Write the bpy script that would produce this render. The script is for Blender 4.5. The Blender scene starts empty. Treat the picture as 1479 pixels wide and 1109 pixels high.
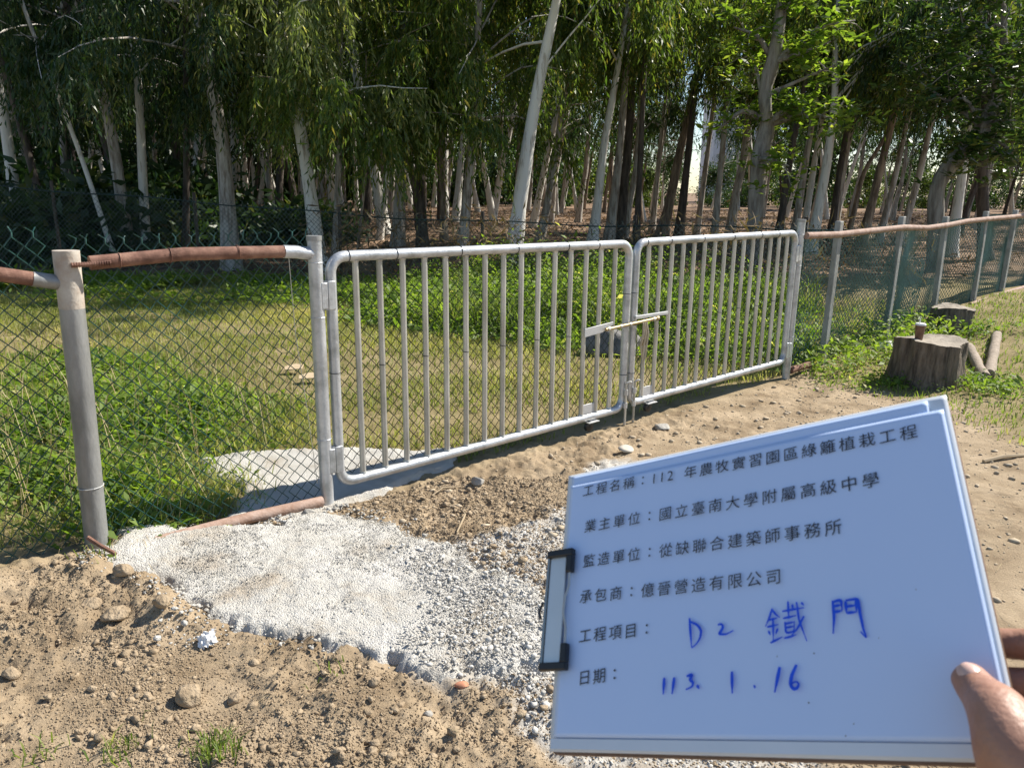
import bpy, bmesh, math, random
import numpy as np
from mathutils import Vector, Matrix, Quaternion

# ------------------------------------------------------------------ camera
S = bpy.context.scene
IW, IH, FPX = 1479.0, 1109.0, 1111.0
PITCH, ROLL, HC = math.radians(14.3), math.radians(0.7), 1.68
CF = np.array([0, math.cos(PITCH), -math.sin(PITCH)])
_r0 = np.array([1.0, 0, 0]); _u0 = np.cross(_r0, CF)
CR = _r0 * math.cos(ROLL) + _u0 * math.sin(ROLL)
CU = _u0 * math.cos(ROLL) - _r0 * math.sin(ROLL)
CC = np.array([0, 0, HC])
cam_d = bpy.data.cameras.new('camera')
cam = bpy.data.objects.new('camera', cam_d)
S.collection.objects.link(cam)
cam.matrix_world = Matrix(((CR[0], CU[0], -CF[0], CC[0]), (CR[1], CU[1], -CF[1], CC[1]), (CR[2], CU[2], -CF[2], CC[2]), (0, 0, 0, 1)))
cam_d.sensor_width = 36.0
cam_d.lens = 36.0 * FPX / IW
cam_d.clip_start = 0.05
cam_d.clip_end = 2000
cam_d.dof.use_dof = True
cam_d.dof.focus_distance = 5.5
cam_d.dof.aperture_fstop = 20
S.camera = cam

# ------------------------------------------------------------------ light
SUN_AZ, SUN_EL = math.radians(62), math.radians(44)
SUND = np.array([math.sin(SUN_AZ) * math.cos(SUN_EL), math.cos(SUN_AZ) * math.cos(SUN_EL), math.sin(SUN_EL)])
W = bpy.data.worlds.new("World"); S.world = W; W.use_nodes = True
nt = W.node_tree; nt.nodes.clear()
sky = nt.nodes.new('ShaderNodeTexSky'); sky.sky_type = 'NISHITA'; sky.sun_disc = False
sky.sun_elevation = SUN_EL; sky.sun_rotation = SUN_AZ; sky.air_density = 1.0; sky.dust_density = 0.3; sky.ozone_density = 2.5
bg = nt.nodes.new('ShaderNodeBackground'); bg.inputs['Strength'].default_value = 0.09
wo = nt.nodes.new('ShaderNodeOutputWorld')
nt.links.new(sky.outputs[0], bg.inputs[0]); nt.links.new(bg.outputs[0], wo.inputs[0])
sun_d = bpy.data.lights.new('sun', 'SUN'); sun_d.energy = 5.0; sun_d.angle = math.radians(0.5); sun_d.color = (1.0, 0.94, 0.84)
sun = bpy.data.objects.new('sun', sun_d); S.collection.objects.link(sun)
sun.rotation_euler = Vector(SUND).to_track_quat('Z', 'Y').to_euler()
sun.location = (30, 16, 30)
S.view_settings.view_transform = 'Standard'; S.view_settings.look = 'None'
S.view_settings.exposure = 0.78; S.view_settings.gamma = 1.0; S.view_settings.use_curve_mapping = False
S.cycles.max_bounces = 6; S.cycles.diffuse_bounces = 3; S.cycles.glossy_bounces = 2; S.cycles.transmission_bounces = 4
S.cycles.caustics_reflective = False; S.cycles.caustics_refractive = False

# ------------------------------------------------------------------ helpers
rng = np.random.default_rng(7)
def ray(x, y): return CF + CR * (x - IW / 2) / FPX - CU * (y - IH / 2) / FPX
def atd(x, y, Y): d = ray(x, y); return CC + d * (Y / d[1])
AZ = math.radians(48.6)
G = np.array([math.sin(AZ), math.cos(AZ), 0.0]); N = np.array([math.cos(AZ), -math.sin(AZ), 0.0]); ZU = np.array([0, 0, 1.0])
FD = 3.62
def P(s, z, q=0.0): return G * s - N * (FD + q) + ZU * z      # fence line point; q > 0 lies behind the fence
def SQ(x, y): return x * G[0] + y * G[1], -(x * N[0] + y * N[1]) - FD

def vnoise(x, y, seed=0):
    xi = np.floor(x).astype(np.int64); yi = np.floor(y).astype(np.int64)
    fx = x - xi; fy = y - yi; fx = fx * fx * (3 - 2 * fx); fy = fy * fy * (3 - 2 * fy)
    def h(a, b):
        n = (a * 374761393 + b * 668265263 + seed * 974711) & 0xffffffff
        n = ((n ^ (n >> 13)) * 1274126177) & 0xffffffff
        return ((n ^ (n >> 16)) & 0xffff) / 65535.0
    return (h(xi, yi) * (1 - fx) + h(xi + 1, yi) * fx) * (1 - fy) + (h(xi, yi + 1) * (1 - fx) + h(xi + 1, yi + 1) * fx) * fy
def fbm(x, y, oct=4, seed=0, gain=.5):
    a, t, v = 1.0, 0.0, 0.0
    for i in range(oct):
        v = v + a * vnoise(x * 2 ** i + 17.3 * i, y * 2 ** i - 9.1 * i, seed + i); t += a; a *= gain
    return v / t
def sstep(a, b, x): t = np.clip((x - a) / (b - a), 0, 1); return t * t * (3 - 2 * t)
def polysd(x, y, poly):                                        # signed distance, positive inside
    poly = np.asarray(poly, float); d = np.full(x.shape, 1e9); ins = np.zeros(x.shape, bool)
    for i in range(len(poly)):
        a = poly[i]; b = poly[(i + 1) % len(poly)]; e = b - a
        wx = x - a[0]; wy = y - a[1]
        t = np.clip((wx * e[0] + wy * e[1]) / (e @ e), 0, 1)
        d = np.minimum(d, np.hypot(wx - t * e[0], wy - t * e[1]))
        c = (a[1] <= y) != (b[1] <= y)
        with np.errstate(divide='ignore', invalid='ignore'):
            xs = a[0] + (y - a[1]) * e[0] / (e[1] if e[1] else 1e-9)
        ins ^= c & (x < xs)
    return np.where(ins, d, -d)
def ong(px, py, z=0.0):
    d = ray(px, py); t = (z - HC) / d[2]; return CC + d * t
def gpoly(pts): return [tuple(ong(*p)[:2]) for p in pts]

def link(o): S.collection.objects.link(o); return o
def wloc(o):
    v = Vector((0, 0, 0))
    while o is not None: v += o.location; o = o.parent
    return np.array(v)
def tag(o, label=None, cat=None, group=None, kind=None):
    if label: o['label'] = label
    if cat: o['category'] = cat
    if group: o['group'] = group
    if kind: o['kind'] = kind
    return o
def thing(name, loc, label, cat, group=None):
    o = bpy.data.objects.new(name, None); o.empty_display_size = .1; o.location = tuple(float(v) for v in loc)
    return tag(link(o), label, cat, group)
def mesh_np(name, V, Fq=None, Ft=None, smooth=False, attrs=None):
    me = bpy.data.meshes.new(name)
    V = np.asarray(V, np.float32); me.vertices.add(len(V)); me.vertices.foreach_set('co', V.ravel())
    loops = []; starts = []; n = 0
    for Fa in (Fq, Ft):
        if Fa is not None and len(Fa):
            Fa = np.asarray(Fa, np.int32); k = Fa.shape[1]
            loops.append(Fa.ravel()); starts.append(n + np.arange(len(Fa), dtype=np.int32) * k); n += Fa.size
    L = np.concatenate(loops); st = np.concatenate(starts)
    me.loops.add(len(L)); me.loops.foreach_set('vertex_index', L)
    me.polygons.add(len(st)); me.polygons.foreach_set('loop_start', st)
    if smooth: me.polygons.foreach_set('use_smooth', np.ones(len(st), bool))
    if attrs:
        for k, a in attrs.items():
            a = np.asarray(a, np.float32)
            if a.ndim == 1: at = me.attributes.new(k, 'FLOAT', 'POINT'); at.data.foreach_set('value', a)
            else: at = me.attributes.new(k, 'FLOAT_COLOR', 'POINT'); at.data.foreach_set('color', a.ravel())
    me.update(calc_edges=True); me.validate()
    return me
def obj_np(name, mat, V, Fq=None, Ft=None, parent=None, smooth=False, attrs=None):
    V = np.asarray(V, float)
    if parent is not None: V = V - wloc(parent)
    me = mesh_np(name, V, Fq, Ft, smooth, attrs); me.materials.append(mat)
    o = link(bpy.data.objects.new(name, me))
    if parent is not None: o.parent = parent
    return o

class MB:
    def __init__(s): s.v = []; s.f = []
    def tube(s, pts, r, n=10, caps=True):
        pts = [Vector(p) for p in pts]; rs = [r] * len(pts) if np.isscalar(r) else list(r)
        t0 = (pts[1] - pts[0]).normalized(); up = Vector((0, 0, 1)) if abs(t0.z) < .9 else Vector((1, 0, 0))
        u = t0.cross(up).normalized(); base = len(s.v); prev = t0
        for i, p in enumerate(pts):
            t = (pts[min(i + 1, len(pts) - 1)] - pts[max(i - 1, 0)]).normalized()
            u = prev.rotation_difference(t) @ u; u = (u - t * u.dot(t)).normalized(); w = t.cross(u); prev = t
            for k in range(n):
                a = 2 * math.pi * k / n; s.v.append(tuple(p + (u * math.cos(a) + w * math.sin(a)) * rs[i]))
        for i in range(len(pts) - 1):
            for k in range(n):
                a = base + i * n + k; b = base + i * n + (k + 1) % n; s.f.append((a, b, b + n, a + n))
        if caps:
            s.f.append(tuple(base + k for k in range(n))[::-1]); e = base + (len(pts) - 1) * n
            s.f.append(tuple(e + k for k in range(n)))
        return s
    def box(s, c, hx, hy, hz, ax=None):
        ax = ax or (Vector((1, 0, 0)), Vector((0, 1, 0)), Vector((0, 0, 1))); c = Vector(c); b = len(s.v)
        ax = [Vector(a) for a in ax]
        for i in (-1, 1):
            for j in (-1, 1):
                for k in (-1, 1): s.v.append(tuple(c + ax[0] * hx * i + ax[1] * hy * j + ax[2] * hz * k))
        for q in ((0, 1, 3, 2), (4, 6, 7, 5), (0, 4, 5, 1), (2, 3, 7, 6), (0, 2, 6, 4), (1, 5, 7, 3)): s.f.append(tuple(b + i for i in q))
        return s
    def prism(s, poly, z0, z1, ax, o):                          # polygon in (ax0, ax1), extruded along ax2
        o = Vector(o); ax = [Vector(a) for a in ax]; b = len(s.v); n = len(poly)
        for z in (z0, z1):
            for (x, y) in poly: s.v.append(tuple(o + ax[0] * x + ax[1] * y + ax[2] * z))
        s.f.append(tuple(b + i for i in range(n))[::-1]); s.f.append(tuple(b + n + i for i in range(n)))
        for i in range(n): j = (i + 1) % n; s.f.append((b + i, b + j, b + n + j, b + n + i))
        return s
    def build(s, name, mat, parent=None, smooth=True, bevel=0, subsurf=0):
        off = wloc(parent) if parent is not None else np.zeros(3)
        me = bpy.data.meshes.new(name)
        me.from_pydata([tuple(np.array(v) - off) for v in s.v], [], s.f); me.update()
        bm = bmesh.new(); bm.from_mesh(me); bmesh.ops.recalc_face_normals(bm, faces=bm.faces); bm.to_mesh(me); bm.free()
        me.materials.append(mat); o = link(bpy.data.objects.new(name, me))
        if smooth:
            me.polygons.foreach_set('use_smooth', np.ones(len(me.polygons), bool)); me.set_sharp_from_angle(angle=math.radians(40))
        if bevel: m = o.modifiers.new('bevel', 'BEVEL'); m.width = bevel; m.segments = 2; m.limit_method = 'ANGLE'
        if subsurf: m = o.modifiers.new('sub', 'SUBSURF'); m.levels = m.render_levels = subsurf
        if parent is not None: o.parent = parent
        return o

# ------------------------------------------------------------------ materials
def nd(t, k, **kw):
    n = t.nodes.new(k)
    for a, b in kw.items(): setattr(n, a, b)
    return n
def M(name, c1, c2=None, scale=8, rough=.6, metal=0.0, bump=0.0, bscale=60, stretch=(1, 1, 1), c3=None, spec=.5, coat=0.0, lo=.35, hi=.65):
    m = bpy.data.materials.new(name); m.use_nodes = True; t = m.node_tree; b = t.nodes['Principled BSDF']
    b.inputs['Roughness'].default_value = rough; b.inputs['Metallic'].default_value = metal
    b.inputs['Specular IOR Level'].default_value = spec; b.inputs['Coat Weight'].default_value = coat
    b.inputs['Base Color'].default_value = (*c1, 1)
    tc = nd(t, 'ShaderNodeTexCoord'); mp = nd(t, 'ShaderNodeMapping'); mp.inputs['Scale'].default_value = stretch
    t.links.new(tc.outputs['Object'], mp.inputs[0])
    if c2 is not None:
        n = nd(t, 'ShaderNodeTexNoise'); n.inputs['Scale'].default_value = scale; n.inputs['Detail'].default_value = 6; n.inputs['Roughness'].default_value = .65
        t.links.new(mp.outputs[0], n.inputs['Vector'])
        r = nd(t, 'ShaderNodeValToRGB'); r.color_ramp.elements[0].position = lo; r.color_ramp.elements[1].position = hi
        r.color_ramp.elements[0].color = (*c1, 1); r.color_ramp.elements[1].color = (*c2, 1)
        if c3: e = r.color_ramp.elements.new((lo + hi) / 2); e.color = (*c3, 1)
        t.links.new(n.outputs[0], r.inputs[0]); t.links.new(r.outputs[0], b.inputs['Base Color'])
    if bump:
        n2 = nd(t, 'ShaderNodeTexNoise'); n2.inputs['Scale'].default_value = bscale; n2.inputs['Detail'].default_value = 5
        t.links.new(mp.outputs[0], n2.inputs['Vector'])
        bp = nd(t, 'ShaderNodeBump'); bp.inputs['Strength'].default_value = bump; bp.inputs['Distance'].default_value = .02
        t.links.new(n2.outputs[0], bp.inputs['Height']); t.links.new(bp.outputs[0], b.inputs['Normal'])
    return m
def leafM(name, ca, cb, cc=None, trans=.4, rough=.42, tmul=1.6):
    m = bpy.data.materials.new(name); m.use_nodes = True; t = m.node_tree; b = t.nodes['Principled BSDF']; out = t.nodes['Material Output']
    at = nd(t, 'ShaderNodeAttribute'); at.attribute_name = 'tint'
    r = nd(t, 'ShaderNodeValToRGB'); r.color_ramp.elements[0].color = (*ca, 1); r.color_ramp.elements[1].color = (*cb, 1); r.color_ramp.elements[1].position = .85
    if cc: e = r.color_ramp.elements.new(.97); e.color = (*cc, 1)
    t.links.new(at.outputs['Fac'], r.inputs[0]); t.links.new(r.outputs[0], b.inputs['Base Color'])
    b.inputs['Roughness'].default_value = rough; b.inputs['Specular IOR Level'].default_value = .4
    tr = nd(t, 'ShaderNodeBsdfTranslucent'); mx = nd(t, 'ShaderNodeMixShader'); mx.inputs[0].default_value = trans
    ml = nd(t, 'ShaderNodeMix', data_type='RGBA', blend_type='MULTIPLY'); ml.inputs[0].default_value = 1; ml.inputs[7].default_value = (tmul * 1.1, tmul * 1.15, tmul * .55, 1)
    t.links.new(r.outputs[0], ml.inputs[6]); t.links.new(ml.outputs[2], tr.inputs[0])
    t.links.new(b.outputs[0], mx.inputs[1]); t.links.new(tr.outputs[0], mx.inputs[2]); t.links.new(mx.outputs[0], out.inputs[0])
    return m
galv = M('galvanised_steel', (.34, .35, .35), (.60, .61, .62), 9, .42, .5, .12, 90, c3=(.50, .51, .52))
galv_bar = M('bright_steel_bar', (.36, .35, .31), (.60, .59, .55), 7, .42, .5, .1, 90, (1, 1, .3))
galv_dull = M('weathered_steel', (.20, .20, .19), (.37, .37, .36), 5, .5, .4, .12, 80, (1, 1, .4))
cement_paint = M('cream_painted_top', (.54, .50, .43), (.36, .29, .23), 9, .7, 0, .2, 60)
rust = M('rusty_pipe', (.11, .05, .032), (.29, .165, .115), 12, .85, 0, .2, 160, c3=(.20, .10, .068))
rust_pale = M('rusty_pipe_weathered', (.26, .15, .10), (.42, .30, .24), 15, .8, 0, .2, 100)
post_grey = M('grey_post', (.22, .22, .20), (.36, .36, .34), 9, .7, .1, .25, 60, (1, 1, .5))
mesh_green = M('green_coated_wire', (.006, .035, .030), (.025, .10, .085), 3, .4)
mesh_teal = M('sunlit_teal_wire', (.06, .13, .115), (.16, .27, .245), 2, .4)  # teal wire lightened to carry the sunlight on the right fence
mesh_dark = M('dark_coated_wire', (.012, .02, .018), (.02, .045, .038), 5, .45)
mesh_far = M('faded_wire', (.03, .05, .045), (.10, .14, .13), 3, .5)
brass = M('brass_rod', (.36, .27, .13), (.50, .40, .22), 20, .5, .5)
black = M('black_plastic', (.012, .012, .013), (.02, .02, .02), 20, .4)
tie_black = M('black_tie_wire', (.015, .015, .015), rough=.5)
steel_plate = M('grey_plate', (.46, .47, .47), (.58, .58, .58), 14, .5, .3)
paperM = M('skylit_blue_paper', (.56, .69, .94), (.59, .72, .95), 2, .5, 0, 0, coat=.22)  # white sheets; the blue of the skylight is put into their colour
sleeveM = M('plastic_sleeve', (.62, .66, .70), (.72, .75, .78), 5, .35, 0, .0, coat=.1)
boardM = M('brown_hardboard', (.16, .09, .05), (.22, .13, .08), 60, .6)
inkM = M('black_print', (.02, .02, .025), rough=.6)
blueM = M('blue_marker', (.004, .075, .70), (.008, .10, .80), 60, .5)
skinM = M('skin', (.33, .165, .105), (.40, .215, .145), 40, .5, 0, .12, 200)
nailM = M('nail', (.60, .40, .33), rough=.3)
sleeve_cloth = M('dark_sleeve', (.02, .022, .03), (.035, .035, .045), 60, .9)
stump_side = M('stump_bark', (.055, .042, .03), (.22, .175, .13), 11, .95, 0, 1.0, 30, (1.8, 1.8, .30))
stump_top = M('stump_cut', (.20, .165, .125), (.38, .33, .26), 8, .85, 0, .35, 60)
logM = M('log_bark', (.24, .19, .14), (.38, .31, .24), 16, .9, 0, .5, 50)
clodM = M('dirt_clod', (.24, .175, .107), (.42, .325, .215), 14, .95, 0, .8, 60)
stoneM = M('grey_stone', (.27, .25, .22), (.40, .38, .34), 14, .9, 0, .5, 50)
rockM = M('dark_rock', (.10, .095, .09), (.21, .20, .185), 8, .9, 0, .7, 20)
brickM = M('brick_bit', (.42, .17, .09), (.52, .25, .15), 20, .9)
white_litter = M('white_tissue', (.80, .79, .77), (.74, .73, .72), 12, .7)
gravelM = M('grey_gravel', (.42, .40, .36), (.58, .555, .51), 26, .95, 0, .3, 50)
concreteM = M('rough_concrete', (.44, .38, .30), (.64, .615, .565), 3.2, .95, 0, .9, 150, c3=(.555, .53, .475), lo=.30, hi=.62)
strawM = leafM('dry_straw', (.30, .22, .12), (.46, .37, .22), None, .15, .7)
vineM = leafM('dead_vines', (.11, .075, .045), (.26, .19, .115), None, .2, .8, 1.1)
litterM = leafM('leaf_litter', (.10, .06, .035), (.30, .19, .11), (.38, .27, .16), .1, .7, 1.0)
eucM = leafM('eucalypt_leaf', (.045, .085, .016), (.125, .172, .032), (.26, .22, .06), .46, .42, 1.8)
euc_greyM = leafM('eucalypt_leaf_grey', (.075, .11, .035), (.20, .23, .085), (.34, .31, .15), .5, .42, 2.0)
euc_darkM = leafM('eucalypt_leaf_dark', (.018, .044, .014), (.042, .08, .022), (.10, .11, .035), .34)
broadM = leafM('broad_leaf', (.07, .12, .016), (.17, .235, .036), (.26, .28, .06), .5, .32, 2.0)
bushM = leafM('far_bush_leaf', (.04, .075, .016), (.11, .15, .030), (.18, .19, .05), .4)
weedM = leafM('weed_leaf', (.075, .14, .018), (.20, .275, .045), (.40, .38, .14), .46, .6, 1.8)
grassM = leafM('grass_blade', (.14, .18, .04), (.36, .35, .13), (.48, .42, .22), .42, .6)
greengrassM = leafM('green_grass_blade', (.09, .15, .026), (.22, .28, .06), (.38, .35, .16), .4, .6)
def bark(name, pale, dark, lo, hi): return M(name, dark, pale, 5.5, .85, 0, .5, 22, (2.2, 2.2, .35), lo=lo, hi=hi)
BARK = dict(w=bark('pale_bark', (.70, .67, .61), (.28, .22, .16), .30, .46), g=bark('grey_bark', (.50, .46, .41), (.19, .15, .115), .36, .56),
            b=bark('brown_bark', (.36, .285, .215), (.11, .08, .06), .38, .62), d=bark('dark_bark', (.13, .105, .085), (.045, .035, .028), .40, .65),
            k=bark('knobby_bark', (.30, .27, .23), (.12, .095, .075), .36, .60))

# ------------------------------------------------------------------ ground
def base_z(x, y):
    s, q = SQ(x, y)
    return .34 * sstep(7.2, 12.5, s) * sstep(-6, -1.0, q) + .07 * sstep(1.6, .6, s) * sstep(-.6, .1, q) - .04 * sstep(1.4, 2.0, s) * sstep(7.5, 6.5, s) * sstep(-1.6, -.2, q) * sstep(1.2, .3, q) \
        + .05 * (fbm(x * .35, y * .35, 3, 5) - .5) * sstep(3, 8, y)
MOUND = [(ong(250, 872)[:2], .30, .075), (ong(310, 880)[:2], .22, .06), (ong(110, 850)[:2], .4, .05), (ong(30, 900)[:2], .35, .035), (ong(500, 1050)[:2], .3, .03)]
WHITE = gpoly([(150, 812), (178, 786), (300, 775), (400, 762), (468, 738), (520, 738), (580, 752), (640, 786), (680, 815), (720, 850), (780, 880), (900, 900), (950, 960), (800, 990), (640, 985), (560, 962), (500, 946), (430, 930), (330, 926), (262, 893), (222, 850), (165, 832)])
GRAVEL = gpoly([(560, 800), (640, 790), (720, 770), (800, 735), (900, 700), (1000, 720), (1150, 800), (1250, 1000), (1200, 1109), (900, 1120), (790, 1085), (735, 1060), (720, 1010), (610, 985), (560, 950), (600, 880)])
GRAV2 = gpoly([(840, 672), (880, 655), (930, 660), (950, 690), (880, 705), (840, 700)])
SLAB = gpoly([(265, 668), (330, 660), (400, 652), (480, 646), (600, 646), (660, 640), (655, 668), (560, 700), (475, 742), (330, 762), (350, 720), (345, 695), (300, 690)])
WEEDS = gpoly([(0, 800), (0, 560), (60, 500), (150, 500), (230, 520), (330, 560), (420, 580), (440, 620), (420, 640), (330, 655), (262, 668), (290, 690), (335, 700), (330, 740), (250, 775), (150, 795)])
LUSH = gpoly([(520, 470), (560, 420), (640, 405), (780, 400), (1000, 400), (1170, 410), (1165, 470), (1130, 510), (1000, 520), (860, 505), (700, 495), (600, 480)])
RGRASS = gpoly([(1165, 535), (1190, 470), (1300, 440), (1479, 400), (1750, 400), (1750, 640), (1479, 640), (1400, 600), (1390, 580), (1290, 570), (1230, 552)])
def ground_z(x, y, fine=True):
    x = np.asarray(x, float); y = np.asarray(y, float)
    z = base_z(x, y)
    inw = 1 - sstep(-.10, .10, polysd(x, y, WHITE))
    for (c, r, h) in MOUND: z = z + inw * h * np.exp(-((x - c[0]) ** 2 + (y - c[1]) ** 2) / (r * r) * 1.4) * (.6 + .8 * vnoise(x * 9, y * 9, 3))
    if fine:
        s, q = SQ(x, y)
        front = sstep(.6, -.3, q)
        rough = np.clip(front * (1 - .55 * sstep(-.3, 1.2, x - .15 * y)), .12, 1)
        sd = polysd(x, y, WHITE); rough = rough * (1 - .6 * sstep(-.02, .1, sd))
        ridge = 1 - np.abs(2 * fbm(x * 7, y * 7, 3, 11) - 1)
        cl = sstep(.30, .62, fbm(x * 1.7 + 3, y * 1.7, 3, 25)); z = z + rough * (.050 * (fbm(x * 3.1, y * 3.1, 3, 21) - .5) + cl * (.034 * (ridge - .6) + .040 * (fbm(x * 15, y * 15, 3, 29) - .5) + .026 * (fbm(x * 30, y * 30, 2, 31) - .5)) + (.3 + .7 * cl) * .016 * (vnoise(x * 70, y * 70, 33) - .5))
    return z
def gz(x, y): return float(ground_z(np.array([x]), np.array([y]), False)[0])
def gzf(x, y): return float(ground_z(np.array([x]), np.array([y]), True)[0])
def graded(edges):
    out = [edges[0][0]]
    for (a, b, st0, st1) in edges:
        p = a
        while p < b - 1e-6:
            t = (p - a) / (b - a); p = min(b, p + st0 + (st1 - st0) * t); out.append(p)
    return np.array(out)
xs = graded([(-240, -14, 12, 1.0), (-14, -4, .6, .05), (-4, -2.2, .04, .012), (-2.2, 1.6, .0115, .0115), (1.6, 4.5, .014, .035), (4.5, 14, .06, .6), (14, 240, 1, 12)])
ys = graded([(-30, 1.2, 3, .1), (1.2, 3.6, .009, .011), (3.6, 7.5, .012, .035), (7.5, 16, .05, .4), (16, 330, .5, 12)])
X, Yg = np.meshgrid(xs, ys); xf, yf = X.ravel(), Yg.ravel()
zf = ground_z(xf, yf)
nx, ny = len(xs), len(ys)
I = np.arange(nx * ny).reshape(ny, nx)
Fg = np.stack([I[:-1, :-1], I[:-1, 1:], I[1:, 1:], I[1:, :-1]], -1).reshape(-1, 4)
s_, q_ = SQ(xf, yf)
mG = np.clip(sstep(-.15, .25, q_) * sstep(15, 12.5, yf + 0 * xf), 0, 1)
mG = np.maximum(mG, sstep(-.15, .25, polysd(xf, yf, RGRASS) + .35 * (fbm(xf * 2, yf * 2, 3, 8) - .5)))
mG = np.maximum(mG, sstep(.3, 3, xf - 4.2) * sstep(3, 4.5, yf) * sstep(12, 10, yf))
mF = sstep(12.0, 13.5, yf + .6 * (fbm(xf, yf, 2, 4) - .5))
mC = sstep(-.05, .06, np.maximum(polysd(xf, yf, GRAVEL), polysd(xf, yf, GRAV2)) + .30 * (fbm(xf * 5, yf * 5, 3, 9) - .5))
att = np.stack([mC, mG * (1 - mF), mF, np.ones_like(mF)], -1)
gm = bpy.data.materials.new('bare_ground'); gm.use_nodes = True; t = gm.node_tree; b = t.nodes['Principled BSDF']; b.inputs['Roughness'].default_value = .95; b.inputs['Specular IOR Level'].default_value = .15
tc = nd(t, 'ShaderNodeTexCoord')
def rampnode(scale, c1, c2, c3, lo=.32, hi=.68, det=8):
    n = nd(t, 'ShaderNodeTexNoise'); n.inputs['Scale'].default_value = scale; n.inputs['Detail'].default_value = det; n.inputs['Roughness'].default_value = .62
    t.links.new(tc.outputs['Object'], n.inputs['Vector']); r = nd(t, 'ShaderNodeValToRGB')
    r.color_ramp.elements[0].position = lo; r.color_ramp.elements[1].position = hi; r.color_ramp.elements[0].color = (*c1, 1); r.color_ramp.elements[1].color = (*c2, 1)
    e = r.color_ramp.elements.new((lo + hi) / 2); e.color = (*c3, 1); t.links.new(n.outputs[0], r.inputs[0]); return r.outputs[0]
dirt = rampnode(3.2, (.205, .148, .09), (.45, .35, .235), (.335, .255, .165))
grav = rampnode(30, (.32, .29, .245), (.58, .545, .485), (.46, .43, .38))
soil = rampnode(2.2, (.17, .14, .06), (.34, .27, .15), (.25, .20, .10))
litt = rampnode(1.2, (.13, .085, .055), (.36, .245, .165), (.24, .16, .105))
va = nd(t, 'ShaderNodeVertexColor'); va.layer_name = 'mask'; sp = nd(t, 'ShaderNodeSeparateColor'); t.links.new(va.outputs[0], sp.inputs[0])
cur = dirt
for k, c in ((0, grav), (1, soil), (2, litt)):
    mx = nd(t, 'ShaderNodeMix', data_type='RGBA'); t.links.new(sp.outputs[k], mx.inputs[0]); t.links.new(cur, mx.inputs[6]); t.links.new(c, mx.inputs[7]); cur = mx.outputs[2]
t.links.new(cur, b.inputs['Base Color'])
n2 = nd(t, 'ShaderNodeTexNoise'); n2.inputs['Scale'].default_value = 95; n2.inputs['Detail'].default_value = 6; n2.inputs['Roughness'].default_value = .7; t.links.new(tc.outputs['Object'], n2.inputs['Vector'])
bp = nd(t, 'ShaderNodeBump'); bp.inputs['Strength'].default_value = .8; bp.inputs['Distance'].default_value = .012; t.links.new(n2.outputs[0], bp.inputs['Height']); t.links.new(bp.outputs[0], b.inputs['Normal'])
go = obj_np('ground', gm, np.stack([xf, yf, zf], -1), Fg, smooth=True, attrs={'mask': att}); tag(go, kind='structure', label='bare sandy dirt, grass and leaf litter ground')

def slab(name, poly, thick, x0, x1, y0, y1, st, label, nz=.34):
    gx, gy = np.meshgrid(np.arange(x0, x1, st), np.arange(y0, y1, st)); a, b_ = gx.ravel(), gy.ravel()
    sd = polysd(a, b_, poly) + nz * (fbm(a * 4, b_ * 4, 6, 41, .6) - .5)
    calm = sstep(.40, .60, fbm(a * 3.3, b_ * 3.3, 3, 47)) * sstep(.06, .3, sd); amp = 1 - .75 * calm
    lump = amp * (.022 * (fbm(a * 13, b_ * 13, 3, 43) - .5) + .007 * (vnoise(a * 34 + 6 * fbm(a * 9, b_ * 9, 2, 49), b_ * 34 + 6 * fbm(a * 8, b_ * 8, 2, 50), 44) - .5)) + rng.normal(size=a.shape) * .0016 * amp + .020 * (fbm(a * 2, b_ * 2, 2, 46) - .5)
    edge = sstep(-.03, .05, sd); gf = ground_z(a, b_, True)
    z = np.where(edge > 0, (gf - .02) * (1 - edge) + (base_z(a, b_) + thick) * edge + lump * (.4 + .6 * edge), gf - .03)
    keep = sd > -.09; ny_, nx_ = gx.shape; I = np.arange(nx_ * ny_).reshape(ny_, nx_)
    F = np.stack([I[:-1, :-1], I[:-1, 1:], I[1:, 1:], I[1:, :-1]], -1).reshape(-1, 4); F = F[keep[F].all(1)]
    used = np.unique(F); mp = np.full(nx_ * ny_, -1); mp[used] = np.arange(len(used))
    o = obj_np(name, concreteM, np.stack([a, b_, z], -1)[used], mp[F], smooth=True); return tag(o, label, kind='structure')
slab('concrete_apron', WHITE, .045, -2.3, .9, 2.0, 4.3, .0095, 'pale rough concrete spill in front of the gate post')
slab('concrete_path', SLAB, .035, -2.4, 0.2, 3.3, 5.2, .016, 'pale rough concrete strip behind the gate hinge', .2)

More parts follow.
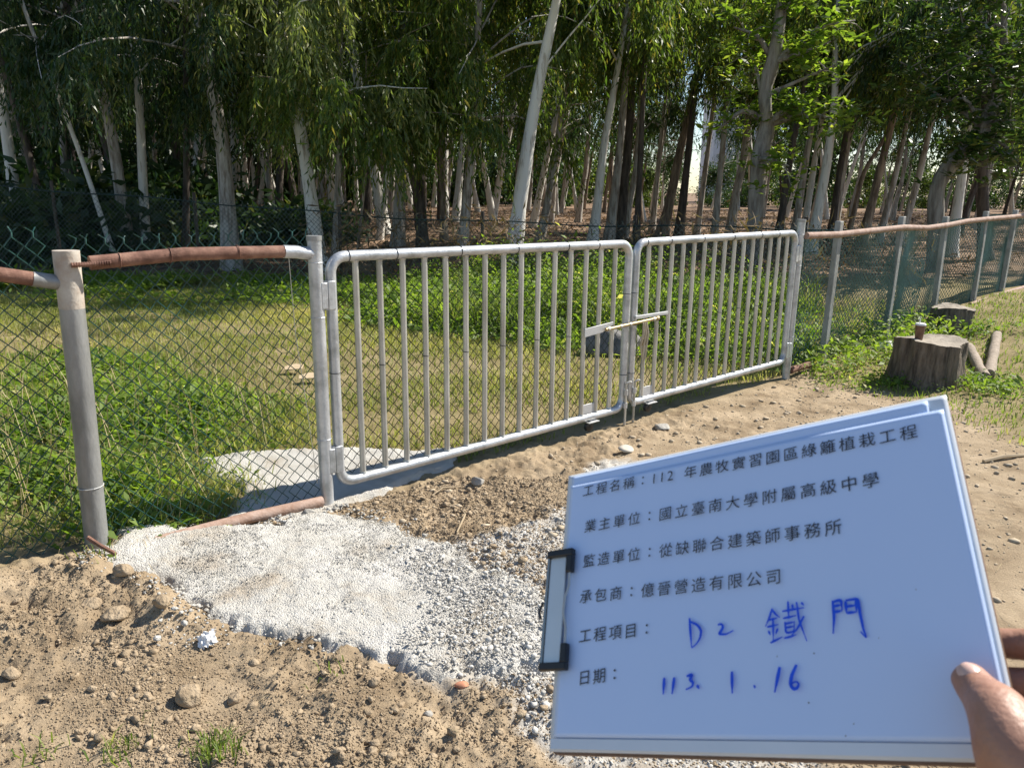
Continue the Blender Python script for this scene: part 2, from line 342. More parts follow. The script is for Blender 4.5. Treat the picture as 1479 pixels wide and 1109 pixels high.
# ------------------------------------------------------------------ gravel, clods (uncountable), named stones
def ico(sub):
    bm = bmesh.new(); bmesh.ops.create_icosphere(bm, subdivisions=sub, radius=1); v = np.array([p.co[:] for p in bm.verts]); f = np.array([[q.index for q in p.verts] for p in bm.faces]); bm.free(); return v, f
ICO1, ICO2, ICO3 = ico(1), ico(2), ico(3)
OCT = (np.array([(1, 0, 0), (-1, 0, 0), (0, 1, 0), (0, -1, 0), (0, 0, 1), (0, 0, -1)], float), np.array([(0, 2, 4), (2, 1, 4), (1, 3, 4), (3, 0, 4), (2, 0, 5), (1, 2, 5), (3, 1, 5), (0, 3, 5)]))
def rocks(name, mat, xy, size, sub, label, sink=.25, flat=.7, onz=None):
    V0, F0 = sub; n = len(xy); k = len(V0)
    sc = size[:, None] * rng.uniform(.6, 1.25, (n, 3)) * np.array([1, 1, flat])
    th = rng.uniform(0, 6.28, n); c, s = np.cos(th), np.sin(th)
    jit = 1 + rng.uniform(-.28, .28, (n, k))
    v = V0[None] * jit[..., None]
    for _ in range(4):
        dd = rng.normal(size=(n, 3)); dd /= np.linalg.norm(dd, axis=1, keepdims=True); h = np.einsum('nkc,nc->nk', v, dd); v = v - np.maximum(h - rng.uniform(.45, .8, (n, 1)), 0)[..., None] * dd[:, None, :]
    v = v * sc[:, None, :]
    x = v[..., 0] * c[:, None] - v[..., 1] * s[:, None]; y = v[..., 0] * s[:, None] + v[..., 1] * c[:, None]
    z0 = (ground_z(xy[:, 0], xy[:, 1]) if onz is None else onz) + size * flat * (1 - 2 * sink) * .6
    V = np.stack([x + xy[:, :1], y + xy[:, 1:], v[..., 2] + z0[:, None]], -1).reshape(-1, 3)
    F = (F0[None] + (np.arange(n) * k)[:, None, None]).reshape(-1, 3)
    o = obj_np(name, mat, V, None, F, smooth=False); return tag(o, label, kind='stuff')
def scatter(n, x0, x1, y0, y1, fn):
    a = rng.uniform(x0, x1, n); b_ = rng.uniform(y0, y1, n); w = fn(a, b_); k = rng.uniform(0, 1, n) < w; return np.stack([a[k], b_[k]], -1)
def front(a, b_): s, q = SQ(a, b_); return (q < -.05) * 1.0
wsd = lambda a, b_: polysd(a, b_, WHITE) + .34 * (fbm(a * 4, b_ * 4, 6, 41, .6) - .5)
nearmask = lambda a, b_: front(a, b_) * (wsd(a, b_) < -.03)
xy = scatter(420000, -3.2, 1.8, 1.35, 4.4, lambda a, b_: nearmask(a, b_) * (.25 + .75 * sstep(.3, .6, fbm(a * 2.2, b_ * 2.2, 3, 51))) * (1 - .6 * sstep(-.4, .8, a)))
rocks('dirt_grains', clodM, xy, rng.uniform(.0022, .0058, len(xy)), OCT, 'fine brown soil grains over the near dirt')
xy = scatter(40000, -3.2, 1.8, 1.35, 4.4, lambda a, b_: nearmask(a, b_) * (.10 + .90 * sstep(.35, .65, fbm(a * 2.2, b_ * 2.2, 3, 51))) * (1 - .7 * sstep(-.5, .6, a)))
rocks('dirt_crumbs', clodM, xy, .0050 * rng.pareto(2.4, len(xy)).clip(0, 3.6) + .0050, ICO1, 'brown soil crumbs over the near dirt', sink=.3)
xy = scatter(22000, -.8, 5.5, 2.6, 8.0, lambda a, b_: front(a, b_) * (wsd(a, b_) < -.03) * (polysd(a, b_, RGRASS) < .1) * (.2 + .8 * fbm(a * 1.7, b_ * 1.7, 3, 52) ** 1.5))
rocks('dirt_pebbles', M('pale_pebble', (.32, .25, .165), (.52, .43, .31), 9, .95), xy, .0042 * rng.pareto(2.2, len(xy)).clip(0, 5.5) + .004, ICO1, 'pale pebbles and soil crumbs over the track before the gate', flat=.55)
xy = scatter(80000, -1.2, 1.8, 1.6, 4.6, lambda a, b_: front(a, b_) * sstep(-.02, .1, np.maximum(polysd(a, b_, GRAVEL), polysd(a, b_, GRAV2)) + .2 * (fbm(a * 5, b_ * 5, 3, 9) - .5)) * .9)
gs = .0030 * rng.pareto(2.8, len(xy)).clip(0, 3.5) + .0034
inW = sstep(-.035, .07, wsd(xy[:, 0], xy[:, 1]))
rocks('grey_gravel', gravelM, xy, gs, ICO1, 'loose grey aggregate spilled around the concrete', onz=ground_z(xy[:, 0], xy[:, 1]) + .05 * inW)
sdW = lambda a, b_: polysd(a, b_, WHITE) + .34 * (fbm(a * 4, b_ * 4, 6, 41, .6) - .5)
xy = scatter(150000, -2.3, .9, 1.9, 4.3, lambda a, b_: (sdW(a, b_) > -.02) * (.05 + .55 * sstep(.42, .62, fbm(a * 3.1, b_ * 3.1, 4, 53))) )
rocks('concrete_grit', concreteM, xy, rng.uniform(.0016, .0055, len(xy)), OCT, 'fine grit of the rough concrete spill', onz=base_z(xy[:, 0], xy[:, 1]) + .045 * sstep(-.03, .05, sdW(xy[:, 0], xy[:, 1])) + .020 * (fbm(xy[:, 0] * 2, xy[:, 1] * 2, 2, 46) - .5) + .002)
xy = scatter(9000, -2.2, .4, 2.0, 4.0, lambda a, b_: (np.abs(wsd(a, b_) + .015) < .07) * sstep(.35, .6, fbm(a * 5, b_ * 5, 3, 57)))
rocks('concrete_crumbs', concreteM, xy, .005 * rng.pareto(2.6, len(xy)).clip(0, 2.5) + .0045, ICO1, 'crumbs of pale concrete along the spill edge', onz=ground_z(xy[:, 0], xy[:, 1]) + .015)

def lump(name, mat, px, py, r, label, cat, flat=.8, seed=1, group=None, z=None, shape=(1, 1, 1)):
    p = ong(px, py); p = ong(px, py, gzf(p[0], p[1])); V, F = ICO3; rr = np.random.default_rng(seed); V = V.copy()
    for k in range(9):
        d = rr.normal(size=3); d /= np.linalg.norm(d); cut = rr.uniform(.55, .8); h = V @ d; V = V - np.maximum(h - cut, 0)[:, None] * d
    o = rr.uniform(0, 50); V = V * (1 + .25 * (fbm(V[:, 0] * 2.5 + o, V[:, 1] * 2.5 + V[:, 2] * 2.1, 4, seed) - .5))[:, None] * np.array(shape) * np.array([1, 1, flat]) * r
    c = np.array([p[0], p[1], gzf(p[0], p[1])]) if z is None else np.array([p[0], p[1], z])
    ob = link(bpy.data.objects.new(name, mesh_np(name, V + np.array([0, 0, r * flat * .55]), None, F, smooth=True))); ob.data.materials.append(mat); ob.location = c
    return tag(ob, label, cat, group)
lump('dirt_clod', clodM, 276, 1012, .050, 'biggest lone brown dirt clod on the near dirt, below the white tissue', 'clod', .85, 3)
lump('dirt_clod', clodM, 338, 1012, .030, 'small brown clod just beside the biggest lone clod', 'clod', .6, 4)
lump('dirt_clod', clodM, 236, 884, .040, 'rounded brown clod closest to the concrete edge above the tissue', 'clod', .8, 5)
lump('dirt_clod', clodM, 165, 878, .055, 'crumbly clod on the dirt mound left of the concrete', 'clod', .6, 6)
lump('dirt_clod', clodM, 178, 840, .045, 'upper clod of the mound, tight under the leaning post', 'clod', .7, 7)
lump('dirt_clod', clodM, 18, 978, .032, 'isolated clod near the left picture border', 'clod', .7, 8)
lump('dirt_clod', clodM, 130, 852, .04, 'flat pale clod between the mound and the leaning post', 'clod', .55, 9)
lump('stone', stoneM, 447, 746, .040, 'round tan stone against the foot of the steel gate post', 'stone', .8, 12)
lump('stone', stoneM, 618, 1032, .018, 'small grey stone among crumbs left of the brick piece', 'stone', .7, 13)
lump('stone', M('pale_stone', (.46, .42, .35), (.55, .50, .42), 20, .9), 905, 652, .06, 'flat pale stone on the track in front of the gate', 'stone', .4, 14)
lump('stone', stoneM, 690, 702, .045, 'tilted grey stone on the dirt in front of the gate bars', 'stone', .6, 15)
lump('stone', stoneM, 955, 617, .07, 'dark grey flat stone on the track below the latch', 'stone', .35, 16)
lump('brick_fragment', brickM, 668, 996, .024, 'orange brick fragment lying on the near dirt', 'brick', .6, 17, shape=(1.3, .8, 1))
lump('boulder', rockM, 890, 512, .24, 'dark grey boulder in the weeds behind the gate latch', 'boulder', .85, 18, shape=(1.5, .8, 1))
lump('white_slab', white_litter, 1282, 498, .16, 'whitish flat slab in the weeds behind the stump', 'slab', .3, 19, shape=(1.2, .8, 1))
# crumpled tissue
bm = bmesh.new(); bmesh.ops.create_grid(bm, x_segments=9, y_segments=9, size=.045)
rr = np.random.default_rng(5)
for v in bm.verts:
    r2 = math.hypot(v.co.x, v.co.y); v.co.z = .035 * (1 - r2 / .06) + rr.uniform(-.009, .009); v.co.x *= .75 + rr.uniform(-.08, .08); v.co.y *= .75 + rr.uniform(-.1, .1)
me = bpy.data.meshes.new('tissue'); bm.to_mesh(me); bm.free(); me.materials.append(white_litter)
p = ong(301, 934); o = link(bpy.data.objects.new('crumpled_tissue', me)); o.location = (p[0], p[1], gzf(p[0], p[1]) + .012); o.rotation_euler = (.4, -.35, .4)
sm = o.modifiers.new('thick', 'SOLIDIFY'); sm.thickness = .0008
tag(o, 'crumpled white tissue on the dirt at the concrete edge', 'tissue')

# ------------------------------------------------------------------ chain link
def wires(s0, s1, z0, z1, pitch=.072, r=.0022, q=.0, seed=1, bow=.012, jitter=.0, barb=False, frame=None):
    """woven diamond wires between s0..s1; z0/z1 are functions of s. Returns verts, quads"""
    rr = np.random.default_rng(seed); hw = pitch / 2; nw = int((s1 - s0) / hw); Vs = []; Fs = []; nb = 0
    ph = rr.uniform(0, 6, 4)
    place = frame or (lambda s, z, q: G[None] * s[:, None] - N[None] * (FD + q)[:, None] + ZU[None] * z[:, None])
    for k in range(nw):
        sk = s0 + k * hw; za, zb = z0(sk), z1(sk); J = max(2, int((zb - za) / hw) + 1); j = np.arange(J)
        s = sk + ((j + k) % 2) * hw; z = zb - (J - 1 - j) * hw
        wv = .5 + .5 * np.sin(np.pi * np.clip((z - za) / max(.1, zb - za), 0, 1))
        qq = q + bow * np.sin(s * 2.1 + ph[0] + 1.3 * z) * wv + .5 * bow * np.sin(s * 5.3 + ph[1] - 2 * z) + .0025 * np.where((j + k) % 2, 1, -1)
        ss = s + jitter * (np.sin(z * 6 + s * 3 + ph[2]) + .6 * np.sin(z * 13 - s * 7 + ph[3])); zz = z + jitter * .8 * np.sin(s * 4 + z * 5 + ph[1])
        if barb:
            tw = rr.uniform(-.012, .012); top = ss[-1]
            ss = np.append(ss, [top + .002, top + tw + (.018 if k % 2 else -.018)]); zz = np.append(zz, [zz[-1] + .020, zz[-1] + .020 + rr.uniform(.010, .024)]); qq = np.append(qq, [qq[-1], qq[-1] + rr.uniform(-.012, .012)])
        c = place(ss, zz, qq)
        n = len(c); off = np.array([G * r, N * r, -G * r, -N * r]) if frame is None else np.array([[r, 0, 0], [0, -r, 0], [-r, 0, 0], [0, r, 0]])
        Vs.append((c[:, None] + off[None]).reshape(-1, 3)); a = nb + np.arange(n - 1)[:, None] * 4 + np.arange(4)[None]; b_ = nb + np.arange(n - 1)[:, None] * 4 + (np.arange(4)[None] + 1) % 4
        Fs.append(np.stack([a, b_, b_ + 4, a + 4], -1).reshape(-1, 4)); nb += n * 4
    return np.concatenate(Vs), np.concatenate(Fs)
gs_ = lambda s: gz(*(P(s, 0)[:2]))
def ring(mb, s, z, r, ax, q=0):                                  # wire tie round a bar running along ax
    c = P(s, z, q); a1 = N; a2 = G if ax == 'z' else ZU
    mb.tube([c + (a1 * math.cos(t) + a2 * math.sin(t)) * r for t in np.linspace(0, 6.28, 13)], .0022, 5, False)

# left fence section between the leaning post and the gate post, and the run beyond it
LF = thing('chain_link_fence', P(.72, .0), 'short green chain link fence panel with rusty top rail left of the gate', 'fence')
m = MB().tube([P(.702, -.12), P(.71, .32), P(.722, .80), P(.728, 1.17)], .049, 20); m.build('post', galv_dull, LF)
m = MB().tube([P(.728, 1.169), P(.733, 1.408)], [.0495, .051], 20)
cp = m.build('post_top', cement_paint, LF)
m = MB().tube([P(.735, 1.352, -.055), P(.80, 1.352, -.056), P(.885, 1.354, -.048)], .009, 8)
for k in range(16): m.tube([P(.735 + k * .0095, 1.352, -.055), P(.738 + k * .0095, 1.352, -.055)], .0112, 8)
m.build('rebar_stub', rust, LF)
MB().tube([P(.815, 1.352), P(1.2, 1.372), P(1.68, 1.362)], .030, 16).build('top_rail', rust, LF)
MB().tube([P(1.68, 1.362), P(1.74, 1.358), P(1.835, 1.345)], .032, 16).build('rail_sleeve', galv, LF)
MB().tube([P(.93, .060, -.06), P(1.4, .045, -.04), P(1.80, .020, -.03)], .030, 14).build('bottom_rail', rust_pale, LF)
MB().tube([P(.66, .17, -.06), P(.70, .13, -.10), P(.745, .095, -.15)], .009, 8).build('rebar_peg', rust, LF)
m = MB()
for s, z in ((.93, 1.357), (1.14, 1.368), (1.45, 1.37)): m = MB(); ring(m, s, z, .033, 'x'); m.build('tie_wire', rust, LF)
m = MB(); ring(m, .71, .38, .053, 'z'); m.build('tie_wire', M('pale_tie', (.5, .5, .48)), LF)
m = MB().tube([P(1.69, 1.33, -.036), P(1.71, .95, -.02), P(1.75, .55, -.02), P(1.79, .12, -.01)], .0018, 5); m.build('loose_string', M('string', (.45, .42, .36)), LF)
V, F_ = wires(.75, 1.86, lambda s: gs_(s) + .0, lambda s: 1.44 - .02 * math.sin((s - .7) * 2.6), q=.045, r=.0031, seed=3, bow=.02, jitter=.007, barb=True)
obj_np('wire_mesh', mesh_green, V, F_, None, LF)
LF2 = thing('chain_link_fence', P(.1, .0), 'green chain link fence running out of the left picture edge', 'fence')
MB().tube([P(-.9, 1.42), P(.3, 1.37), P(.60, 1.30)], .029, 16).build('top_rail', rust, LF2)
MB().tube([P(.60, 1.30), P(.70, 1.277)], .031, 16).build('rail_sleeve', galv_dull, LF2)
MB().tube([P(-.9, -.1), P(-.9, 1.5)], .045, 14).build('post', galv_dull, LF2)
V, F_ = wires(-.95, .70, lambda s: gs_(s) - .02, lambda s: 1.46 + .01 * math.sin(s * 5), q=.05, r=.0031, seed=4, bow=.03, jitter=.009, barb=True)
obj_np('wire_mesh', mesh_green, V, F_, None, LF2)

# gate posts
def gate_post(s, r, top, label, lower):
    g0 = thing('gate_post', P(s, -.06), label, 'gate post')
    MB().tube([P(s, -.25), P(s, .5), P(s, top)], r, 20).build('shaft', galv, g0)
    MB().tube([P(s, top - .02), P(s, top + .004)], r + .003, 20).build('cap', galv_dull, g0)
    for z in (.36, 1.02, 1.30): m = MB(); ring(m, s, z, r + .002, 'z'); m.build('tie_wire', galv, g0)
    return g0
GP1 = gate_post(1.848, .036, 1.43, 'round galvanised gate post at the left hinges, standing in concrete', 0)
GP2 = gate_post(6.665, .036, 1.43, 'round galvanised gate post where the gate meets the rusty rail fence', 0)

# gate leaves
def rrect(s0, s1, z0, z1, rad, n=7):
    pts = []
    for (cs, cz, a0) in ((s1 - rad, z1 - rad, 0), (s0 + rad, z1 - rad, 90), (s0 + rad, z0 + rad, 180), (s1 - rad, z0 + rad, 270)):
        for k in range(n): a = math.radians(a0 + 90 * k / (n - 1)); pts.append((cs + rad * math.cos(a), cz + rad * math.sin(a)))
    return pts
def leaf(s0, s1, hinge_left, label, zt0, zt1, zb0, zb1, seed):
    g0 = thing('gate_leaf', P(s0 if hinge_left else s1, .1), label, 'gate leaf')
    zt = lambda s: zt0 + (zt1 - zt0) * (s - s0) / (s1 - s0); zb = lambda s: zb0 + (zb1 - zb0) * (s - s0) / (s1 - s0)
    rp = rrect(s0, s1, 0, 1, .085)
    pts = []
    for (s, z) in rrect(s0, s1, 0.0, 1.2, .085):
        h = z / 1.2; pts.append(P(s, zb(s) + (zt(s) - zb(s)) * h))
    pts.append(pts[0]); m = MB(); m.tube(pts, .0285, 16, False); m.build('frame', galv, g0)
    nbar = 15; st = (s1 - s0) / (nbar + 1)
    for k in range(1, nbar + 1):
        s = s0 + st * k
        MB().tube([P(s, zb(s) + .02), P(s, zt(s) - .02)], .0170, 12).tube([P(s, zb(s) + .024), P(s, zb(s) + .036)], [.0215, .0175], 12).tube([P(s, zt(s) - .036), P(s, zt(s) - .024)], [.0175, .0215], 12).build('bar', galv_bar, g0)
    rr = random.Random(seed)
    for k in range(0, nbar + 1):
        s = s0 + st * k if k else s0
        if k % 2 == 0:
            m = MB(); ring(m, s, .70 + .03 * rr.random(), .019 if k else .0305, 'z', 0); m.build('tie_wire', tie_black, g0)
    for k in (1, 3, 6, 9, 12, 14):
        s = s0 + st * (k - .3); m = MB(); ring(m, s, zt(s), .0305, 'x'); m.build('tie_wire', tie_black, g0)
    for z in (.95, .35): m = MB(); ring(m, s1 if hinge_left else s0, z, .0305, 'z'); m.build('tie_wire', tie_black, g0)
    V, F_ = wires(s0 + .03, s1 - .035, lambda s: zb(s) + .0, lambda s: zt(s) - .02, q=.034, seed=seed, bow=.010, jitter=.004, pitch=.070, r=.0031)
    obj_np('wire_mesh', mesh_dark, V, F_, None, g0)
    # hinges
    hs = s0 if hinge_left else s1; sg = -1 if hinge_left else 1
    for z in (1.13, .235):
        hb = MB().tube([P(hs + sg * .032, z - .075, -.012), P(hs + sg * .032, z + .075, -.012)], .016, 12).build('hinge', galv, g0)
        MB().box(P(hs + sg * .012, z, -.018), .022, .016, .075, (G, N, ZU)).build('hinge_plate', galv, hb, True, .004)
        MB().box(P(hs + sg * .055, z, -.020), .018, .016, .068, (G, N, ZU)).build('hinge_plate', galv, hb, True, .004)
    # caster plate, caster, drop bolt at the meeting end
    a, b_ = (s1 - 3 * st, s1 - 2 * st) if hinge_left else (s0 + 1 * st, s0 + 2 * st)
    mid = (a + b_) / 2
    MB().box(P(mid, zb(mid) + .065, -.004), (b_ - a) / 2 - .015, .004, .036, (G, N, ZU)).build('foot_plate', steel_plate, g0, True, .002)
    ct = MB().box(P(mid + .02, zb(mid) - .030, -.02), .055, .03, .003, (G, N, ZU)).box(P(mid - .0, zb(mid) - .050, .003), .012, .002, .022, (G, N, ZU)).build('caster', steel_plate, g0, True, .001)
    w = P(mid - .01, zb(mid) - .062, -.022)
    MB().tube([w - N * .016, w - N * .012, w + N * .012, w + N * .016], [.030, .037, .037, .030], 20).tube([w - N * .019, w + N * .019], .012, 10).build('caster_wheel', black, ct)
    e = s1 if hinge_left else s0; d = -.036 if hinge_left else .036
    db = MB().tube([P(e + d * .2, .29, -.042), P(e + d * .2, -.03, -.042)], .009, 10).tube([P(e + d * .2, .29, -.042), P(e + d * .2 + .022, .30, -.055), P(e + d * .2 + .034, .295, -.06)], .008, 8).build('drop_bolt', galv_bar, g0)
    MB().tube([P(e + d * .2, .20, -.040), P(e + d * .2, .24, -.040)], .016, 10).tube([P(e + d * .2, .10, -.040), P(e + d * .2, .14, -.040)], .016, 10).build('bolt_sleeve', galv, db)
    return g0, st
GL, st = leaf(1.930, 4.290, True, 'left leaf of the steel bar gate, hinged on the post in concrete', 1.325, 1.305, .085, .088, 11)
GR_, st2 = leaf(4.372, 6.585, False, 'right leaf of the steel bar gate, hinged beside the rusty rail fence', 1.310, 1.315, .112, .130, 12)
# latch: plate on the left leaf, sliding rod, keeper
s13 = 4.29 - 3 * st
m = MB().prism([(s13 - .02, .685), (s13 + .16, .700), (s13 + .27, .745), (s13 + .27, .765), (s13 - .02, .745)], -.032, -.024, (G, ZU, -N), -N * FD)
lt = m.build('latch_plate', steel_plate, GL, True, .002)
MB().tube([P(s13 + .17, .722, -.052), P(s13 + .74, .745, -.052)], .0115, 12).tube([P(s13 + .735, .745, -.052), P(s13 + .755, .746, -.052)], .016, 12).build('sliding_rod', brass, lt)
m = MB()
for s in (s13 + .20, s13 + .33, s13 + .43, s13 + .70):
    m.tube([P(s - .010, .722 + .04 * (s - s13 - .17), -.052), P(s + .010, .722 + .04 * (s - s13 - .17), -.052)], .0155, 12)
m.build('rod_collar', galv_bar, lt)
m = MB().box(P(4.372 + .17, .772, -.033), .19, .010, .012, (G, N, ZU)); m.build('latch_keeper', steel_plate, GR_, True, .002)
pk = thing('padlock', P(4.44, .60, -.05), 'dull brass padlock hanging from the latch rod between the gate leaves', 'padlock')
MB().box(P(4.44, .585, -.055), .022, .010, .026, (G, N, ZU)).build('body', M('dull_brass', (.36, .27, .13), (.46, .36, .20), 30, .45, .6), pk, True, .004)
MB().tube([P(4.426, .605, -.055)] + [P(4.44 + .014 * math.cos(a), .655 + .014 * math.sin(a), -.055) for a in np.linspace(3.14, 0, 8)] + [P(4.454, .605, -.055)], .0038, 8).build('shackle', galv_bar, pk)
rb = MB()
for k in range(3): rb.tube([P(4.405 + .02 * k, .735, -.070), P(4.41 + .02 * k, .66, -.075 - .004 * k), P(4.40 + .03 * k, .56 - .05 * k, -.06), P(4.43 + .01 * k, .47 - .02 * k, -.055)], [.006, .010, .008, .004], 6)
tag(rb.build('knotted_rag', M('pale_rag', (.50, .44, .33), (.40, .34, .24), 30, .9)), 'pale rag knotted round the latch rod of the gate', 'rag')

# right fence
RF = thing('chain_link_fence', P(6.75, 0), 'green chain link fence with rusty top rail and grey posts, right of the gate', 'fence')
ps = [7.36, 8.76, 10.06, 11.37, 12.45, 13.75, 15.1, 16.5]
zt_r = lambda s: 1.275 + .012 * (s - 6.7) * (s > 7.4) + (.01 if s < 9 else .035 * min(1, (s - 10) / 1) if s > 10 else -.01)
for i, s in enumerate(ps):
    gzz = gs_(s); ml = MB()
    tip = 1.405 + .012 * max(0, s - 8) + .02 * math.sin(i * 2.3)
    ln = .04 * math.sin(i * 1.7 + .5)
    ml.box(P(s + ln / 2, (tip + gzz - .3) / 2, .0), .036, .028, (tip - gzz + .3) / 2, (G, N, (ZU + G * ln) / np.linalg.norm(ZU + G * ln))); ml.build('post', post_grey, RF, True, .006)
kn = [6.69, 7.3, 8.0, 8.76, 9.4, 10.06, 10.6, 11.37, 12.0, 12.9, 14, 15.2, 16.6]
MB().tube([P(s, zt_r(s) + .005 * math.sin(s * 3.1), -.045) for s in kn], .031, 12).build('top_rail', rust_pale, RF)
MB().tube([P(6.70, .03, -.02), P(7.05, .035, -.02)], .032, 12).build('bottom_rail', rust, RF)
MB().tube([P(11.1, .27, -.06), P(12.4, .32, -.06), P(16, .40, -.06)], .030, 12).build('bottom_rail', rust_pale, RF)
V, F_ = wires(6.72, 16.5, lambda s: gs_(s) - .02, lambda s: zt_r(s) + .03, q=.05, seed=21, bow=.05, jitter=.014, pitch=.062, r=.0036)
obj_np('wire_mesh', mesh_teal, V, F_, None, RF)
V, F_ = wires(8.55, 9.35, lambda s: gs_(s), lambda s: 1.08 - .15 * (s - 8.5), q=-.03, seed=22, bow=.06, jitter=.016, pitch=.052, r=.0034)
obj_np('wire_patch', mesh_teal, V, F_, None, RF)

# far fence: (x, y, top z)
FFP = [(-13.5, 13.6, 1.72), (-10.2, 13.9, 1.72), (-7.2, 13.8, 1.52), (-4.6, 13.6, 1.36), (-2.7, 13.5, 1.22), (-.5, 13.0, 1.17), (1.6, 12.3, 1.16), (3.3, 11.4, 1.20), (4.2, 10.7, 1.22), (5.1, 10.2, 1.25)]
FFA = np.array(FFP); seg = np.r_[0, np.cumsum(np.hypot(np.diff(FFA[:, 0]), np.diff(FFA[:, 1])))]
ffx = lambda u: np.interp(u, seg, FFA[:, 0]); ffy = lambda u: np.interp(u, seg, FFA[:, 1]); fft = lambda u: np.interp(u, seg, FFA[:, 2])
FF = thing('chain_link_fence', (-6, 13.7, 0), 'dark weathered chain link fence across the far side of the grass', 'fence')
def ffplace(s, z, q): return np.stack([ffx(s), ffy(s) + q, z], -1)
V, F_ = wires(.1, seg[-1] - .1, lambda s: .05, lambda s: fft(s) + .01 * math.sin(s * 3), q=0, seed=31, bow=.05, jitter=.014, pitch=.085, r=.0042, barb=True, frame=ffplace)
obj_np('wire_mesh', mesh_far, V, F_, None, FF)
for u in np.arange(.3, seg[-1], 2.55):
    MB().tube([(ffx(u), ffy(u) + .06, -.2), (ffx(u) + .01, ffy(u) + .06, float(fft(u)) + .12)], .03, 10).build('post', BARK['d'], FF)
MB().tube([(float(ffx(u)), float(ffy(u)) + .03, float(fft(u)) - .04 + .02 * math.sin(u * 2)) for u in np.arange(.1, seg[-1], .5)], .012, 6).build('top_cable', mesh_dark, FF)
# ------------------------------------------------------------------ foliage
def norm(a): return a / np.maximum(np.linalg.norm(a, axis=-1, keepdims=True), 1e-9)
def leaf_geo(p, d, ln, wd, side=None, fold=.12, curl=.0):
    """kite leaves: base p, direction d, length ln, width wd -> verts, quads (two per leaf)"""
    n = len(p); d = norm(d)
    rnd = rng.normal(size=(n, 3)) if side is None else side
    w = norm(np.cross(d, rnd)); u = np.cross(w, d)
    L = ln[:, None]; Wd = wd[:, None]
    mid = p + d * L * .45 + u * L * fold * .4
    tip = p + d * L - u * L * curl
    V = np.stack([p, mid + w * Wd * .5 + u * Wd * fold, tip, mid - w * Wd * .5 + u * Wd * fold], 1).reshape(-1, 3)
    b = np.arange(n) * 4
    return V, np.stack([b, b + 1, b + 2, b + 3], -1)
def tinted(name, mat, V, F, n_per, parent, tint=None):
    n = len(V) // n_per; t_ = rng.uniform(0, 1, n) if tint is None else tint
    return obj_np(name, mat, V, F, None, parent, attrs={'tint': np.repeat(t_, n_per)})

def smooth_path(pts, n):
    pts = np.array(pts); d = np.r_[0, np.cumsum(np.linalg.norm(np.diff(pts, axis=0), axis=1))]; u = np.linspace(0, d[-1], n)
    q = np.stack([np.interp(u, d, pts[:, k]) for k in range(3)], -1)
    for _ in range(1): q[1:-1] = .25 * q[:-2] + .5 * q[1:-1] + .25 * q[2:]
    return q
def limb_path(p0, az, el, L, droop, n=7):
    d = np.array([math.cos(az) * math.cos(el), math.sin(az) * math.cos(el), math.sin(el)]); out = [p0]; p = p0.copy()
    for i in range(n - 1):
        d = norm(d + np.array([0, 0, -droop]) + rng.normal(size=3) * .09); p = p + d * L / (n - 1); out.append(p)
    return np.array(out)
def sprays(starts, dirs, length, nleaf, lsize, lw, weep=1.0):
    """hanging twigs with narrow leaves; returns leaf arrays"""
    n = len(starts); K = nleaf
    u = (np.arange(K) + .5) / K; u = u[None] + rng.uniform(-.4, .4, (n, K)) / K
    L = length[:, None, None]; uu = u[..., None]
    out = dirs[:, None, :] * (1 - np.exp(-2.2 * uu)) * .40 * L
    drop = np.array([0, 0, -1.0]) * (uu ** 1.35) * L * weep
    sway = rng.normal(size=(n, 1, 3)) * .10 * L * uu
    p = starts[:, None, :] + out + drop + sway + rng.normal(size=(n, K, 3)) * .02
    ld = np.array([0, 0, -1.0]) * (.55 + .65 * weep) + rng.normal(size=(n, K, 3)) * np.array([.42, .42, .38]) + dirs[:, None, :] * .25
    m = n * K
    return p.reshape(-1, 3), ld.reshape(-1, 3), rng.uniform(.7, 1.25, m) * lsize, rng.uniform(.75, 1.25, m) * lw

